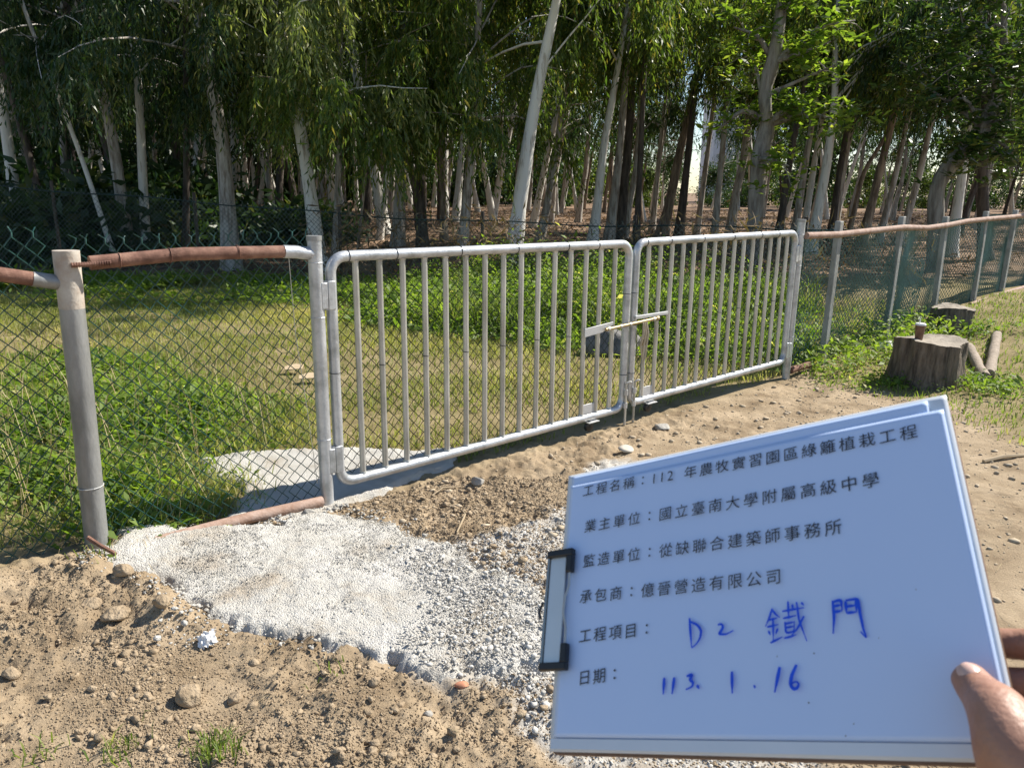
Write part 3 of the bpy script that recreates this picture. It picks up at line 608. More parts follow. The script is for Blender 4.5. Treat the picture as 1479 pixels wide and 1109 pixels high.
def euc_tree(label, pts, Y, wpx, bk, zl, H, nl, ns, mat, group=None, name='eucalyptus_tree', cap=6.5, weep=1.0, extra=None, shade=1.0):
    P0 = [atd(px, py, Y) for px, py in pts]
    tall = Y >= 18.9 and -7 < P0[0][0] < 3.2; H = H * (1.12 if tall else .66 if P0[0][0] > -1 else .78 if P0[0][0] > -6 else 1)
    zl = zl + .25 if P0[0][0] < -5 else max(zl - .4, 1.6)
    d0 = norm(P0[1] - P0[0]); k = P0[0]
    base = k - d0 * (k[2] / max(d0[2], .3)) if k[2] > 0 else k
    base[2] = gz(base[0], base[1]) - .05
    pth = [base] + [p for p in P0 if p[2] > base[2] + .3]
    dl = norm(pth[-1] - pth[-2]); p = pth[-1].copy()
    while p[2] < H:
        dl = norm(dl * .8 + np.array([0, 0, .25]) + rng.normal(size=3) * np.array([.07, .07, 0])); p = p + dl * 1.2; pth.append(p)
    Q = smooth_path(pth, 22); r0 = wpx * (Y * 1.0) / FPX / 2
    fr = np.linspace(0, 1, 22); rad = r0 * (1 - .82 * fr ** .9) * (1 + .55 * np.exp(-fr * 26)) * (1 + rng.uniform(-.06, .06, 22)); rad[-1] = .01
    T = thing(name, (base[0], base[1], gz(base[0], base[1])), label, 'tree', group)
    mb = MB(); mb.tube([Vector(v) for v in Q], list(rad), 12)
    st, dr = [], []
    zs = np.linspace(max(zl + .8, 1.2), H * .97, nl) + rng.uniform(-.3, .3, nl)
    a0 = rng.uniform(0, 6.28)
    for i, z in enumerate(zs):
        j = int(np.clip(np.searchsorted(Q[:, 2], z), 1, 21)); p0 = Q[j - 1] + (Q[j] - Q[j - 1]) * rng.uniform(0, 1)
        az = a0 + i * 2.4 + rng.uniform(-.5, .5); rel = (z - zl) / max(H - zl, 1)
        L = (1.2 + 2.2 * (1 - abs(rel - .3))) * rng.uniform(.7, 1.25) * shade
        lp = limb_path(p0, az, rng.uniform(.25, 1.0), L, .13)
        mb.tube([Vector(v) for v in lp], list(np.linspace(min(.2 * r0, .030), .005, len(lp))), 5, False)
        big = z > cap; m = max(3, int(ns * ((.9 if tall else .30) if big else 3.4)))
        f = np.clip(rng.choice(rng.uniform(.3, 1.0, 3), m) + rng.normal(size=m) * .06, .2, 1); idx = f * (len(lp) - 1); i0 = np.minimum(idx.astype(int), len(lp) - 2)
        s_ = lp[i0] + (lp[i0 + 1] - lp[i0]) * (idx - i0)[:, None]
        a = az + rng.normal(size=m) * 1.1; d = np.stack([np.cos(a), np.sin(a), rng.uniform(-.1, .5, m)], -1)
        st.append((s_, d, big))
    if extra:
        for (zz, az, el, L, m, dp) in extra:
            j = int(np.clip(np.searchsorted(Q[:, 2], zz), 1, 21)); lp = limb_path(Q[j], az, el, L, dp, 9)
            mb.tube([Vector(v) for v in lp], list(np.linspace(.020, .005, len(lp))), 6, False)
            f = rng.uniform(.12, 1.0, m); idx = f * (len(lp) - 1); i0 = np.minimum(idx.astype(int), len(lp) - 2)
            a = rng.uniform(0, 6.28, m); st.append((lp[i0] + (lp[i0 + 1] - lp[i0]) * (idx - i0)[:, None], np.stack([np.cos(a), np.sin(a), .2 + 0 * a], -1), False))
    mb.build('trunk', BARK[bk], T)
    pieces = []
    for big in (False, True):
        ss = [x for x in st if x[2] == big]
        if not ss: continue
        s_ = np.concatenate([x[0] for x in ss]); d = np.concatenate([x[1] for x in ss]); n = len(s_)
        if big: pieces.append(sprays(s_, d, rng.uniform(.6, 1.6, n), 9, .34, .085, weep * .8))
        else: pieces.append(sprays(s_, d, rng.uniform(.45, 1.6, n), 20, .165, .034, weep))
    p_, d_, l_, w_ = (np.concatenate(x) for x in zip(*pieces))
    V, F = leaf_geo(p_, d_, l_, w_, curl=.1); tinted('crown', mat, V, F, 4, T)
    return T
E_, EG, ED = eucM, euc_greyM, euc_darkM
# label, [(px, py) base..top], Y, width px, bark, crown low z, height, limbs, sprays per limb, leaf
TREES = [
 ('thick pale eucalyptus trunk at the far left edge of the wood', [(22, 290), (10, 190)], 17.5, 16, 'w', 3.2, 15, 26, 9, ED),
 ('dark eucalyptus leaning left, beside the thick pale trunk at the left edge', [(68, 320), (20, 150)], 16.5, 11, 'd', 2.4, 14, 26, 9, ED),
 ('thin pale curved eucalyptus with a forked side branch on the left', [(132, 270), (105, 190), (78, 125)], 16.0, 7, 'w', 2.6, 12, 24, 9, ED),
 ('brown flaking eucalyptus with a pale upper stem near the left side', [(182, 335), (160, 180), (128, 60)], 17.0, 17, 'g', 2.3, 15, 30, 10, ED),
 ('straight eucalyptus with a sunlit right edge next to the flaking brown one', [(210, 340), (203, 190), (200, 100)], 17.2, 13, 'w', 3.0, 15, 28, 10, ED),
 ('slim dark trunk right of the sunlit straight one on the left', [(268, 345), (270, 230), (268, 100)], 17.8, 10, 'd', 1.9, 14, 30, 10, ED),
 ('stout eucalyptus with a peeling pale patch high up, above the rusty rail', [(332, 350), (322, 200), (305, 120), (285, 0)], 15.6, 23, 'g', 2.0, 16, 34, 12, ED),
 ('pale streaked eucalyptus leaning left, hung with sunlit weeping leaves', [(452, 310), (440, 220), (422, 130), (396, 0)], 15.4, 22, 'w', 2.5, 13, 34, 16, EG),
 ('slender grey trunk directly over the left gate post', [(486, 320), (492, 170), (492, 40)], 16.4, 11, 'g', 2.9, 13, 28, 13, E_),
 ('low leafy young eucalyptus with weeping twigs right of the gate post', [(520, 330), (530, 240), (528, 180)], 15.2, 5, 'b', 1.7, 4.3, 10, 13, E_),
 ('straight grey trunk in the twin pair left of the wood centre', [(577, 300), (582, 160), (584, 40)], 19.5, 16, 'g', 4.0, 14, 24, 13, E_),
 ('thin pale trunk just left of the twin grey pair', [(556, 290), (570, 160), (572, 100)], 21.0, 8, 'w', 3.8, 13, 24, 10, E_),
 ('dark trunk right of the twin grey pair', [(608, 305), (602, 160), (598, 60)], 18.0, 15, 'd', 3.2, 13, 26, 13, E_),
 ('slim brown trunk halfway between the dark trunk and the grey trunk by the box', [(640, 300), (636, 160)], 20.0, 9, 'b', 2.8, 13, 28, 12, E_),
 ('grey trunk with a sunlit right side behind the middle of the left gate leaf', [(672, 315), (686, 150), (690, 40)], 17.0, 15, 'g', 2.7, 12, 28, 14, E_),
 ('big white eucalyptus leaning right behind the middle of the gate', [(742, 370), (752, 280), (772, 150), (804, 0)], 14.8, 24, 'w', 4.2, 12.5, 22, 15, E_),
 ('slim grey trunk leaning right beside the big white eucalyptus', [(786, 322), (806, 200), (824, 80)], 21.0, 11, 'g', 3.8, 11, 22, 13, E_),
 ('smooth pale eucalyptus, first of the three pale stems above the latch', [(860, 320), (872, 210), (894, 90)], 18.5, 15, 'w', 4.4, 11.5, 24, 14, E_),
 ('grey pale stem in the middle of the three above the latch', [(884, 315), (896, 210), (906, 80)], 20.0, 13, 'g', 5.0, 11.5, 20, 13, E_),
 ('darker stem at the right of the three above the latch', [(898, 310), (910, 180), (914, 70)], 21.0, 14, 'd', 5.0, 12, 20, 13, E_),
 ('thin dark reddish trunk under yellow weeping leaves', [(921, 310), (927, 190), (930, 100)], 19.0, 9, 'd', 4.1, 10.5, 18, 12, E_),
 ('slender grey sapling trunk right of the thin reddish trunk', [(944, 312), (956, 190), (966, 100)], 24.0, 9, 'g', 4.6, 11, 18, 10, E_),
 ('brown trunk with a sunlit edge leaning right into a sky gap', [(964, 308), (986, 200), (1008, 100), (1020, 0)], 23.0, 16, 'b', 5.6, 12, 5, 5, E_),
 ('dark straight trunk crossing the brown leaning one near the sky gap', [(984, 312), (1000, 170), (1014, 20)], 22.0, 13, 'd', 5.6, 12, 5, 5, E_),
 ('thin leaning stem right of the sky gap', [(1010, 312), (1026, 190), (1040, 60)], 24.0, 9, 'g', 5.4, 11, 5, 5, E_),
 ('grey stem close to the left of the knobby broad leaved tree', [(1034, 315), (1046, 190), (1056, 80)], 22.0, 11, 'g', 5.4, 11, 14, 9, E_),
 ('dark stem just right of the knobby broad leaved tree', [(1128, 318), (1146, 200), (1180, 40)], 19.0, 12, 'd', 4.6, 10.5, 18, 11, E_),
 ('grey stem leaning right behind the second gate leaf end', [(1150, 320), (1166, 220), (1186, 100)], 20.0, 12, 'g', 4.8, 10.5, 16, 10, E_),
 ('paired thin stem leaning right over the right gate post', [(1163, 320), (1182, 200), (1200, 120)], 22.5, 11, 'w', 4.9, 10.5, 16, 10, E_),
 ('pale eucalyptus with a fan of long thin arching branches', [(1178, 326), (1194, 240), (1206, 150), (1206, 60)], 17.5, 16, 'w', 5.6, 10, 10, 10, E_),
 ('dark stem behind the pale tree with arching branches', [(1202, 326), (1212, 250), (1230, 150)], 21.0, 11, 'd', 4.2, 10, 18, 11, ED),
 ('mottled grey stem right of the tree with arching branches', [(1206, 325), (1220, 230), (1244, 110)], 24.0, 13, 'g', 4.3, 10.5, 18, 11, ED),
 ('thin stem with a long diagonal branch on the right', [(1230, 322), (1246, 250), (1284, 190)], 23.0, 8, 'b', 3.8, 10, 18, 11, ED),
 ('brown eucalyptus with a bright right edge over the first grey fence post', [(1252, 325), (1270, 250), (1290, 170)], 20.0, 14, 'b', 3.8, 10, 20, 12, ED),
 ('grey slender eucalyptus over the second grey fence post', [(1276, 324), (1294, 250), (1312, 170)], 21.5, 10, 'g', 3.8, 10, 20, 12, ED),
 ('slender eucalyptus leaning right, left of the crooked broad leaved tree', [(1308, 322), (1326, 260), (1352, 150)], 20.5, 11, 'g', 3.6, 10, 20, 12, ED),
 ('pale smooth trunk right behind the crooked broad leaved tree', [(1380, 318), (1390, 250), (1402, 150)], 17.0, 17, 'w', 3.6, 8, 14, 10, E_),
 ('dark trunk nearest the right edge of the picture', [(1420, 318), (1420, 230), (1424, 120)], 16.0, 18, 'd', 3.0, 8, 16, 12, ED),
]
for i, (lb, pts, Y, w, bk, zl, H, nl, ns, mt) in enumerate(TREES):
    ex = None
    if 'arching' in lb: ex = [(3.0 + .22 * k, .25 - .12 * k, 1.0 - .06 * k, 5.0, 5, .012) for k in range(6)]
    if 'hung with sunlit' in lb: ex = [(3.8, 4.4, .4, 1.6, 40, .1), (4.4, 5.2, .4, 1.8, 40, .1), (4.8, 3.6, .4, 1.6, 40, .1), (5.2, 4.9, .3, 2.0, 50, .1), (4.1, 5.8, .5, 1.5, 40, .1)]
    if 'big white' in lb: ex = [(3.4, -.2, .95, 2.4, 14, .06)]
    euc_tree(lb, pts, Y, w, bk, zl, H, nl, ns, mt, extra=ex)

# broad leaved trees
def rosettes(cs, n, size):
    m = len(cs); a = rng.uniform(0, 6.28, (m, n)); el = rng.uniform(-.55, .55, (m, n))
    d = np.stack([np.cos(a) * np.cos(el), np.sin(a) * np.cos(el), np.sin(el)], -1)
    p = cs[:, None] + d * .03 + rng.normal(size=(m, n, 3)) * .03
    return p.reshape(-1, 3), d.reshape(-1, 3), rng.uniform(.7, 1.2, m * n) * size
def broad_tree(label, trunk, Y, rads, limbs, nper, leaf, mat, H=None, spread=.5):
    Q = np.array([atd(px, py, Y + dy) for px, py, dy in trunk]); Q[0, 2] = gz(Q[0, 0], Q[0, 1]) - .05
    T = thing('broad_leaved_tree', (Q[0, 0], Q[0, 1], gz(Q[0, 0], Q[0, 1])), label, 'tree')
    mb = MB(); n = 26; q = smooth_path(Q, n); rr_ = np.interp(np.linspace(0, 1, n), np.linspace(0, 1, len(rads)), rads) * (1 + rng.uniform(-.12, .12, n))
    mb.tube([Vector(v) for v in q], list(rr_), 14); cs = []
    for (i, tx, ty, dy, L) in limbs:
        a = Q[i]; e = atd(tx, ty, Y + dy); mid = (a + e) / 2 + rng.normal(size=3) * .12 + np.array([0, 0, .15]); lp = smooth_path([a, mid, e], 9)
        mb.tube([Vector(v) for v in lp], list(np.linspace(max(.03, rads[min(i, len(rads) - 1)] * .45), .012, 9)), 7, False)
        for k in range(nper):
            f = rng.uniform(.3, 1.05); j = min(int(f * 8), 7); c = lp[j] + (lp[j + 1] - lp[j]) * (f * 8 - j) + rng.normal(size=3) * spread * np.array([1, 1, .75]) * (.4 + .6 * f); cs.append(c)
            if k % 3 == 0: mb.tube([Vector(lp[j]), Vector((lp[j] + c) / 2 + np.array([0, 0, .05])), Vector(c)], [.012, .008, .004], 4, False)
    mb.build('trunk', BARK['k'], T)
    p_, d_, l_ = rosettes(np.array(cs), 11, leaf)
    up = np.tile(np.array([0, 0, 1.0]), (len(p_), 1)) + rng.normal(size=(len(p_), 3)) * .35
    V, F = leaf_geo(p_, d_, l_, l_ * .46, side=up, fold=.15, curl=-.15); tinted('crown', mat, V, F, 4, T)
    return T
broad_tree('knobby grey tree with big bright leaves behind the right gate leaf', [(1088, 360, 0), (1092, 300, 0), (1096, 230, 0), (1110, 180, .1), (1102, 140, 0), (1116, 90, 0), (1126, 40, 0), (1130, -40, .1)], 13.8, [.17, .145, .135, .16, .10, .125, .085, .05],
           [(5, 1200, 60, -.4, 0), (5, 1235, 30, .2, 0), (4, 1205, 95, -.6, 0), (4, 1070, 75, .3, 0), (5, 1060, 40, -.2, 0), (3, 1195, 170, -.5, 0), (3, 1170, 175, -.8, 0), (3, 1205, 178, -.2, 0), (3, 1035, 190, .3, 0), (6, 1180, -20, 0, 0), (6, 1080, -30, .3, 0), (2, 1140, 240, -.5, 0), (6, 1120, -60, .5, 0)], 17, .175, broadM, spread=.28)
broad_tree('crooked thick tree with a dense broad leaved crown at the right edge', [(1356, 345, 0), (1352, 300, 0), (1352, 270, 0), (1370, 240, 0), (1395, 215, .1), (1420, 185, .1), (1440, 140, .2), (1450, 80, .2), (1450, 10, .3)], 13.6, [.15, .125, .125, .135, .125, .11, .08, .06, .04],
           [(5, 1360, 150, .3, 0), (5, 1330, 120, .5, 0), (6, 1390, 90, -.3, 0), (6, 1500, 130, -.5, 0), (5, 1475, 175, -.4, 0), (7, 1400, 30, .2, 0), (7, 1340, 50, .8, 0), (7, 1520, 60, .2, 0), (8, 1420, -40, .4, 0), (8, 1480, -30, 0, 0), (6, 1440, 100, .4, 0), (4, 1450, 230, -.6, 0), (5, 1470, 250, -.3, 0), (6, 1300, 90, 1.2, 0), (8, 1350, -20, 1, 0), (4, 1385, 235, -.5, 0)], 24, .17, leafM('broad_leaf_dark', (.035, .07, .018), (.075, .125, .03), (.18, .20, .05), .4, .35), spread=.42)

# deep plantation: prototypes copied
def proto_euc(bk, H, zl, lean, nl, ns, mat, label, group, r0=.15):
    T = thing('eucalyptus_tree', (0, 0, 0), label, 'tree', group); Q = [np.zeros(3)]; d = norm(np.array([lean, 0, 1.0]))
    for k in range(12): d = norm(d + np.array([0, 0, .05]) + rng.normal(size=3) * np.array([.05, .05, 0])); Q.append(Q[-1] + d * H / 12)
    Q = np.array(Q); rad = r0 * (1 - .85 * np.linspace(0, 1, 13)); rad[0] *= 1.35
    mb = MB(); mb.tube([Vector(v) for v in Q], list(rad), 9); st, dr = [], []
    for i, z in enumerate(np.linspace(zl, H * .97, nl)):
        j = int(np.clip(np.searchsorted(Q[:, 2], z), 1, 12)); lp = limb_path(Q[j - 1] + (Q[j] - Q[j - 1]) * rng.uniform(0, 1), i * 2.4, rng.uniform(.2, .9), rng.uniform(1.4, 3.0), .12)
        mb.tube([Vector(v) for v in lp], list(np.linspace(.035, .006, 7)), 4, False)
        f = rng.uniform(1.5, 6, ns); i0 = np.minimum(f.astype(int), 5); st.append(lp[i0] + (lp[i0 + 1] - lp[i0]) * (f - i0)[:, None])
        a = rng.uniform(0, 6.28, ns); dr.append(np.stack([np.cos(a), np.sin(a), .2 + 0 * a], -1))
    mb.build('trunk', BARK[bk], T); st = np.concatenate(st); dr = np.concatenate(dr)
    p_, d_, l_, w_ = sprays(st, dr, rng.uniform(.6, 1.7, len(st)), 10, .30, .062, .9)
    V, F = leaf_geo(p_, d_, l_, w_, curl=.1); tinted('crown', mat, V, F, 4, T); return T
def proto_bush(mat, H, R, label, group):
    T = thing('bushy_tree', (0, 0, 0), label, 'tree', group); mb = MB(); mb.tube([(0, 0, -.1), (.1, 0, H * .3), (0, .1, H * .7)], [.16, .12, .04], 8); cs = []
    for i in range(40):
        z = rng.uniform(.05, .95) * H; rr_ = R * (1 - .5 * abs(z / H - .4) * 1.6) * rng.uniform(.55, 1); a = rng.uniform(0, 6.28); c = np.array([math.cos(a) * rr_, math.sin(a) * rr_, z])
        mb.tube([(0, .05, max(.2, z - 1)), tuple(c)], [.05, .012], 5, False); cs.append(c[None] + rng.normal(size=(130, 3)) * np.array([.75, .75, .55]))
    mb.build('trunk', BARK['d'], T); c = np.concatenate(cs); n = len(c)
    V, F = leaf_geo(c, rng.normal(size=(n, 3)) + np.array([0, 0, -.3]), rng.uniform(.3, .6, n), rng.uniform(.12, .24, n)); tinted('crown', mat, V, F, 4, T); return T
def dup(root, loc, rz, sc, label=None, group=None):
    r = root.copy(); S.collection.objects.link(r); r.location = loc; r.rotation_euler = (0, 0, rz); r.scale = (sc, sc, sc)
    if label: r['label'] = label
    if group: r['group'] = group
    for ch in list(root.children): c = ch.copy(); S.collection.objects.link(c); c.parent = r
    return r
gp = 'eucalyptus trunks deep in the plantation'
PR = [proto_euc('w', 15, 5.2, .04, 26, 12, ED, 'slim pale eucalyptus trunk deep in the plantation', gp, .14),
      proto_euc('g', 16, 4.6, .09, 26, 12, ED, 'slim grey eucalyptus trunk deep in the plantation', gp, .15),
      proto_euc('b', 15, 4.2, -.05, 26, 12, ED, 'slim brown eucalyptus trunk deep in the plantation', gp, .14),
      proto_euc('d', 14, 4.0, .02, 36, 16, ED, 'slim dark eucalyptus trunk deep in the plantation', gp, .13),
      proto_euc('g', 13, 3.8, .12, 38, 16, ED, 'leaning grey eucalyptus with low leaves deep in the plantation', gp, .12)]
fr_ = random.Random(4); spots = []; k = 0
for row in range(12):
    Y = 23 + row * 3.1
    half = Y * .80 + 4
    x = -half + fr_.uniform(0, 3)
    while x < half + (8 if row < 9 else 2):
        yy = Y + fr_.uniform(-1.2, 1.2); az_ = math.degrees(math.atan2(x, yy)); keep = .85
        if 3 < az_ < 17: keep = .62
        if az_ > 17: keep = .80
        if az_ < -8: keep = .95
        if 9.5 < az_ < 14.5 and yy > 27: keep = .30
        if 24 < az_ < 28.5 and yy > 27: keep = .35
        if fr_.random() < keep: spots.append((x, yy, az_))
        x += 2.6 + fr_.uniform(-.5, 1.2)
spots = spots[:255]
for i, (x, y, az_) in enumerate(spots):
    kind = fr_.choice([0, 0, 1, 2, 3, 4] if az_ > -8 else [0, 0, 3, 3, 4]); pr = PR[kind]
    sc = fr_.uniform(.8, 1.15) * (.62 if 9.5 < az_ < 14.5 or 24 < az_ < 28.5 else .80 if az_ > 2 else 1.05)
    if pr.get('used') is None: pr['used'] = 1; o = pr; o.location = (x, y, gz(x, y)); o.rotation_euler = (0, 0, fr_.uniform(-.8, .8)); o.scale = (sc,) * 3
    else: o = dup(pr, (x, y, gz(x, y)), fr_.uniform(-.9, .9) if kind in (1, 4) else fr_.uniform(0, 6.28), sc)
for pr in PR:
    for o in S.objects:
        if 'used' in o: del o['used']
# shading rows outside the frame on the sun side are part of the same plantation
gb = 'bushy trees behind the plantation'
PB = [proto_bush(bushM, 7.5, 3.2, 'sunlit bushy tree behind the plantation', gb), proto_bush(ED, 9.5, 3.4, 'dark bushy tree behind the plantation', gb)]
first = [True, True]
for row, (Y, n) in enumerate(((60, 24), (68, 26), (77, 28))):
    for i in range(n):
        x = -72 + 144 * i / (n - 1) + fr_.uniform(-2, 2); k = 0 if (fr_.random() < .35 and x > -8) else 1; sc = fr_.uniform(.75, 1.2)
        if x > 4: sc *= .72
        if 8 < x < 20 or 26 < x < 42: sc *= .62
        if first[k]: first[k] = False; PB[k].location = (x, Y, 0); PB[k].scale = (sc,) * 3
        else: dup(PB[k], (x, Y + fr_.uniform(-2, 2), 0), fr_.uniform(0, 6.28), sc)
ub = 'low shrubs among the left trunks'
US = proto_bush(ED, 2.2, 1.5, 'low dark shrub among the left trunks', ub); US['category'] = 'shrub'; US.name = 'shrub'
US.location = (-9.5, 17.2, -.4); US.scale = (.8,) * 3
for (x, y, s_) in ((-13, 19.5, .9), (-8.5, 21, .8), (-15, 22, 1.0), (-5.5, 21, .6), (-11, 25, 1.0), (-17, 24, 1.1)): dup(US, (x, y, -.4), fr_.uniform(0, 6), s_)

# far building glimpsed between the trunks
bd = thing('building', (25.2, 92, 0), 'small pale building glimpsed through the sky gap between the trunks', 'building')
MB().box((25.2, 92, 6.0), 3.2, 3, 6.0).build('wall', M('pale_wall', (.62, .64, .66), (.70, .72, .73), 2, .8), bd, False)
MB().box((25.2, 92, 12.2), 3.5, 3.3, .2).build('roof', M('roof_slab', (.40, .42, .44), rough=.8), bd, False)
for k in range(3): MB().box((23.3 + 1.9 * k, 88.98, 9.6), .55, .03, .7).build('window', M('window_glass', (.06, .08, .10), rough=.1), bd, False)
cb = MB().box((.05, 30.5, .22), .42, .25, .22); tag(cb.build('concrete_block', M('pale_block', (.55, .54, .5), rough=.9), None, True, .02), 'pale block lying on the brown leaf litter in the wood', 'block')

# ------------------------------------------------------------------ grass, weeds, litter
def blades(name, mat, xy, h, w, lean, label, tint=None, z=None):
    n = len(xy); z0 = ground_z(xy[:, 0], xy[:, 1], False) - .01 if z is None else z
    a = rng.uniform(0, 6.28, n); side = np.stack([np.cos(a), np.sin(a), 0 * a], -1); b_ = rng.uniform(0, 6.28, n)
    ld = np.stack([np.cos(b_), np.sin(b_), 0 * b_], -1) * (lean * rng.uniform(.2, 1, n))[:, None]
    p = np.stack([xy[:, 0], xy[:, 1], z0], -1); H_ = h[:, None]; Wd = (w * rng.uniform(.7, 1.3, n))[:, None]
    m = p + ld * H_ * .35 + np.array([0, 0, 1.0]) * H_ * .6; tp = p + ld * H_ + np.array([0, 0, 1.0]) * H_ * (1 - .35 * lean * .8)
    V = np.stack([p - side * Wd * .5, p + side * Wd * .5, m + side * Wd * .38, m - side * Wd * .38, tp], 1).reshape(-1, 3); b0 = np.arange(n) * 5
    tt = rng.uniform(0, 1, n) if tint is None else np.clip(tint + rng.normal(size=n) * .18, 0, 1)
    o = obj_np(name, mat, V, np.stack([b0, b0 + 1, b0 + 2, b0 + 3], -1), np.stack([b0 + 3, b0 + 2, b0 + 4], -1), attrs={'tint': np.repeat(tt, 5)}); return tag(o, label, kind='stuff')
def behind(a, b_): s, q = SQ(a, b_); return (q > .08) * 1.0
farlim = lambda a: np.interp(a, FFA[:, 0], FFA[:, 1])
def patch(a, b_): return behind(a, b_) * (b_ < farlim(a) + .3) * (polysd(a, b_, SLAB) < -.02)
xy = scatter(330000, -11, 5, 3.4, 14.2, lambda a, b_: patch(a, b_) * (.25 + .75 * sstep(.3, .6, fbm(a * 1.1, b_ * 1.1, 4, 61))) * (1 - .75 * sstep(.1, -.5, np.abs(b_ - 5.6 - .15 * a) - .45) * (a > -1.6)))
dry = fbm(xy[:, 0] * .7, xy[:, 1] * .7, 3, 62)
dist = np.hypot(xy[:, 0], xy[:, 1])
blades('dry_grass', grassM, xy, rng.uniform(.03, .11, len(xy)) * (.6 + .9 * dry), .0045 + .0005 * dist, 1.0, 'short sunlit yellow green grass between the two fences', tint=.1 + 1.5 * (dry - .25) + .5 * (fbm(xy[:, 0] * 3, xy[:, 1] * 3, 2, 65) - .5))
xy = scatter(70000, 2.8, 12, 3.6, 10.8, lambda a, b_: (polysd(a, b_, RGRASS) > -.15 + .5 * (fbm(a * 2, b_ * 2, 3, 8) - .5)) * (.15 + .85 * fbm(a * 1.5, b_ * 1.5, 3, 63)) * front(a, b_))
blades('track_grass', greengrassM, xy, rng.uniform(.03, .10, len(xy)), .009, .9, 'short green grass around the stumps on the right', tint=fbm(xy[:, 0], xy[:, 1], 3, 64))
xy = np.concatenate([np.array(ong(px, py)[:2])[None] + rng.normal(size=(n, 2)) * .035 for px, py, n in ((180, 1082, 40), (320, 1098, 90), (300, 1085, 40), (478, 982, 10), (60, 1090, 20), (140, 838, 25), (215, 775, 60), (220, 765, 50))])
blades('grass_tufts', greengrassM, xy, rng.uniform(.03, .09, len(xy)), .005, 1.0, 'sparse young grass tufts in the near dirt', z=ground_z(xy[:, 0], xy[:, 1]) - .005)

def weeds(name, mat, xy, hfun, nl, lsize, label, sp=.12, side=True):
    n = len(xy); h = hfun(xy[:, 0], xy[:, 1]) * rng.uniform(.45, 1.1, n)
    z0 = ground_z(xy[:, 0], xy[:, 1], False)
    f = rng.uniform(.15, 1, (n, nl)) ** .7; p = np.stack([xy[:, :1] + rng.normal(size=(n, nl)) * sp * f, xy[:, 1:] + rng.normal(size=(n, nl)) * sp * f, z0[:, None] + h[:, None] * f], -1).reshape(-1, 3)
    d = rng.normal(size=p.shape) * np.array([1, 1, .45]) + np.array([0, 0, .1]); up = np.array([0, 0, 1.0]) + rng.normal(size=p.shape) * .45
    ls = rng.uniform(.4, 1.25, len(p)) * lsize * np.repeat(rng.choice([.6, 1.0, 1.35], n), nl); V, F = leaf_geo(p, d, ls, ls * .44, side=up, fold=.2, curl=-.15)
    tt = np.clip(np.repeat(fbm(xy[:, 0] * 2.5, xy[:, 1] * 2.5, 3, 71), nl) * .9 + rng.normal(size=len(p)) * .2, 0, 1)
    o = obj_np(name, mat, V, F, attrs={'tint': np.repeat(tt, 4)}); tag(o, label, kind='stuff'); return o
dl = lambda a, b_: polysd(a, b_, WEEDS)
def hw(a, b_): s, q = SQ(a, b_); return (.06 + .40 * sstep(.0, .8, dl(a, b_)) * np.clip(2.6 * fbm(a * 2.6, b_ * 2.6, 3, 72) - .5, .15, 1.9)) * (1 + .9 * sstep(.85, .25, s)) * (.35 + .65 * sstep(1.35, .7, s)) * (1 + .25 * sstep(.6, -.6, s))
xy = scatter(16500, -5, -.8, 2.0, 7.5, lambda a, b_: behind(a, b_) * (.25 + .75 * sstep(.38, .58, fbm(a * 3.4, b_ * 3.4, 3, 70))) * sstep(-.12, .12, dl(a, b_) + .5 * (fbm(a * 2.2, b_ * 2.2, 3, 73) - .5)))
weeds('leafy_weeds', weedM, xy, hw, 10, .058, 'bright leafy weeds behind the left fence panel')
xg = scatter(40000, -5, -.8, 2.0, 7.5, lambda a, b_: behind(a, b_) * sstep(-.3, .1, dl(a, b_)) * sstep(.42, .62, fbm(a * 1.9, b_ * 1.9, 3, 66)))
blades('tall_grass', grassM, xg, rng.uniform(.12, .60, len(xg)) * np.clip(hw(xg[:, 0], xg[:, 1]) / .3, .35, 1.2), .006, .9, 'taller yellow green grass blades among the left weeds')
xg = scatter(1500, -5, -.8, 2.0, 7.5, lambda a, b_: behind(a, b_) * sstep(-.2, .1, dl(a, b_)))
blades('dry_stalks', strawM, xg, rng.uniform(.25, .75, len(xg)), .005, .7, 'thin dry stalks standing among the left weeds')
ll = lambda a, b_: polysd(a, b_, LUSH)
xy = scatter(15000, -3, 5.5, 6.5, 13, lambda a, b_: behind(a, b_) * (b_ < farlim(a)) * sstep(-.3, .3, ll(a, b_) + 1.0 * (fbm(a * 1.1, b_ * 1.1, 3, 74) - .5)))
weeds('lush_weeds', weedM, xy, lambda a, b_: .12 + .54 * sstep(-.1, 1.2, ll(a, b_)) * np.clip(2.8 * fbm(a * 1.9, b_ * 1.9, 3, 75) - .55, .2, 1.8), 10, .078, 'tall lush green weeds behind the gate', sp=.16)
xy = scatter(9000, -9.5, -1, 9.5, 14.2, lambda a, b_: (b_ < farlim(a)) * sstep(2.6, .4, np.abs(b_ - farlim(a) + .8)) * sstep(.42, .62, fbm(a * .8, b_ * .8, 3, 76)))
weeds('creeping_weeds', weedM, xy, lambda a, b_: .10 + .18 * fbm(a * 1.4, b_ * 1.4, 2, 75), 8, .085, 'low dark green creepers along the far fence', sp=.18)
xg = scatter(30000, -1, 5.5, 7, 12.5, lambda a, b_: behind(a, b_) * (b_ < farlim(a)) * sstep(-.2, .3, ll(a, b_)) * sstep(.45, .6, fbm(a * 1.6, b_ * 1.6, 3, 67)))
blades('tall_grass', greengrassM, xg, rng.uniform(.25, .75, len(xg)), .010, .8, 'long green grass blades among the weeds behind the gate')
xy = scatter(3600, 2.7, 7.4, 5.6, 10.6, lambda a, b_: sstep(.75, .1, np.abs(SQ(a, b_)[1] + .12)) * (SQ(a, b_)[0] > 6.75) * (SQ(a, b_)[0] < 9.6))
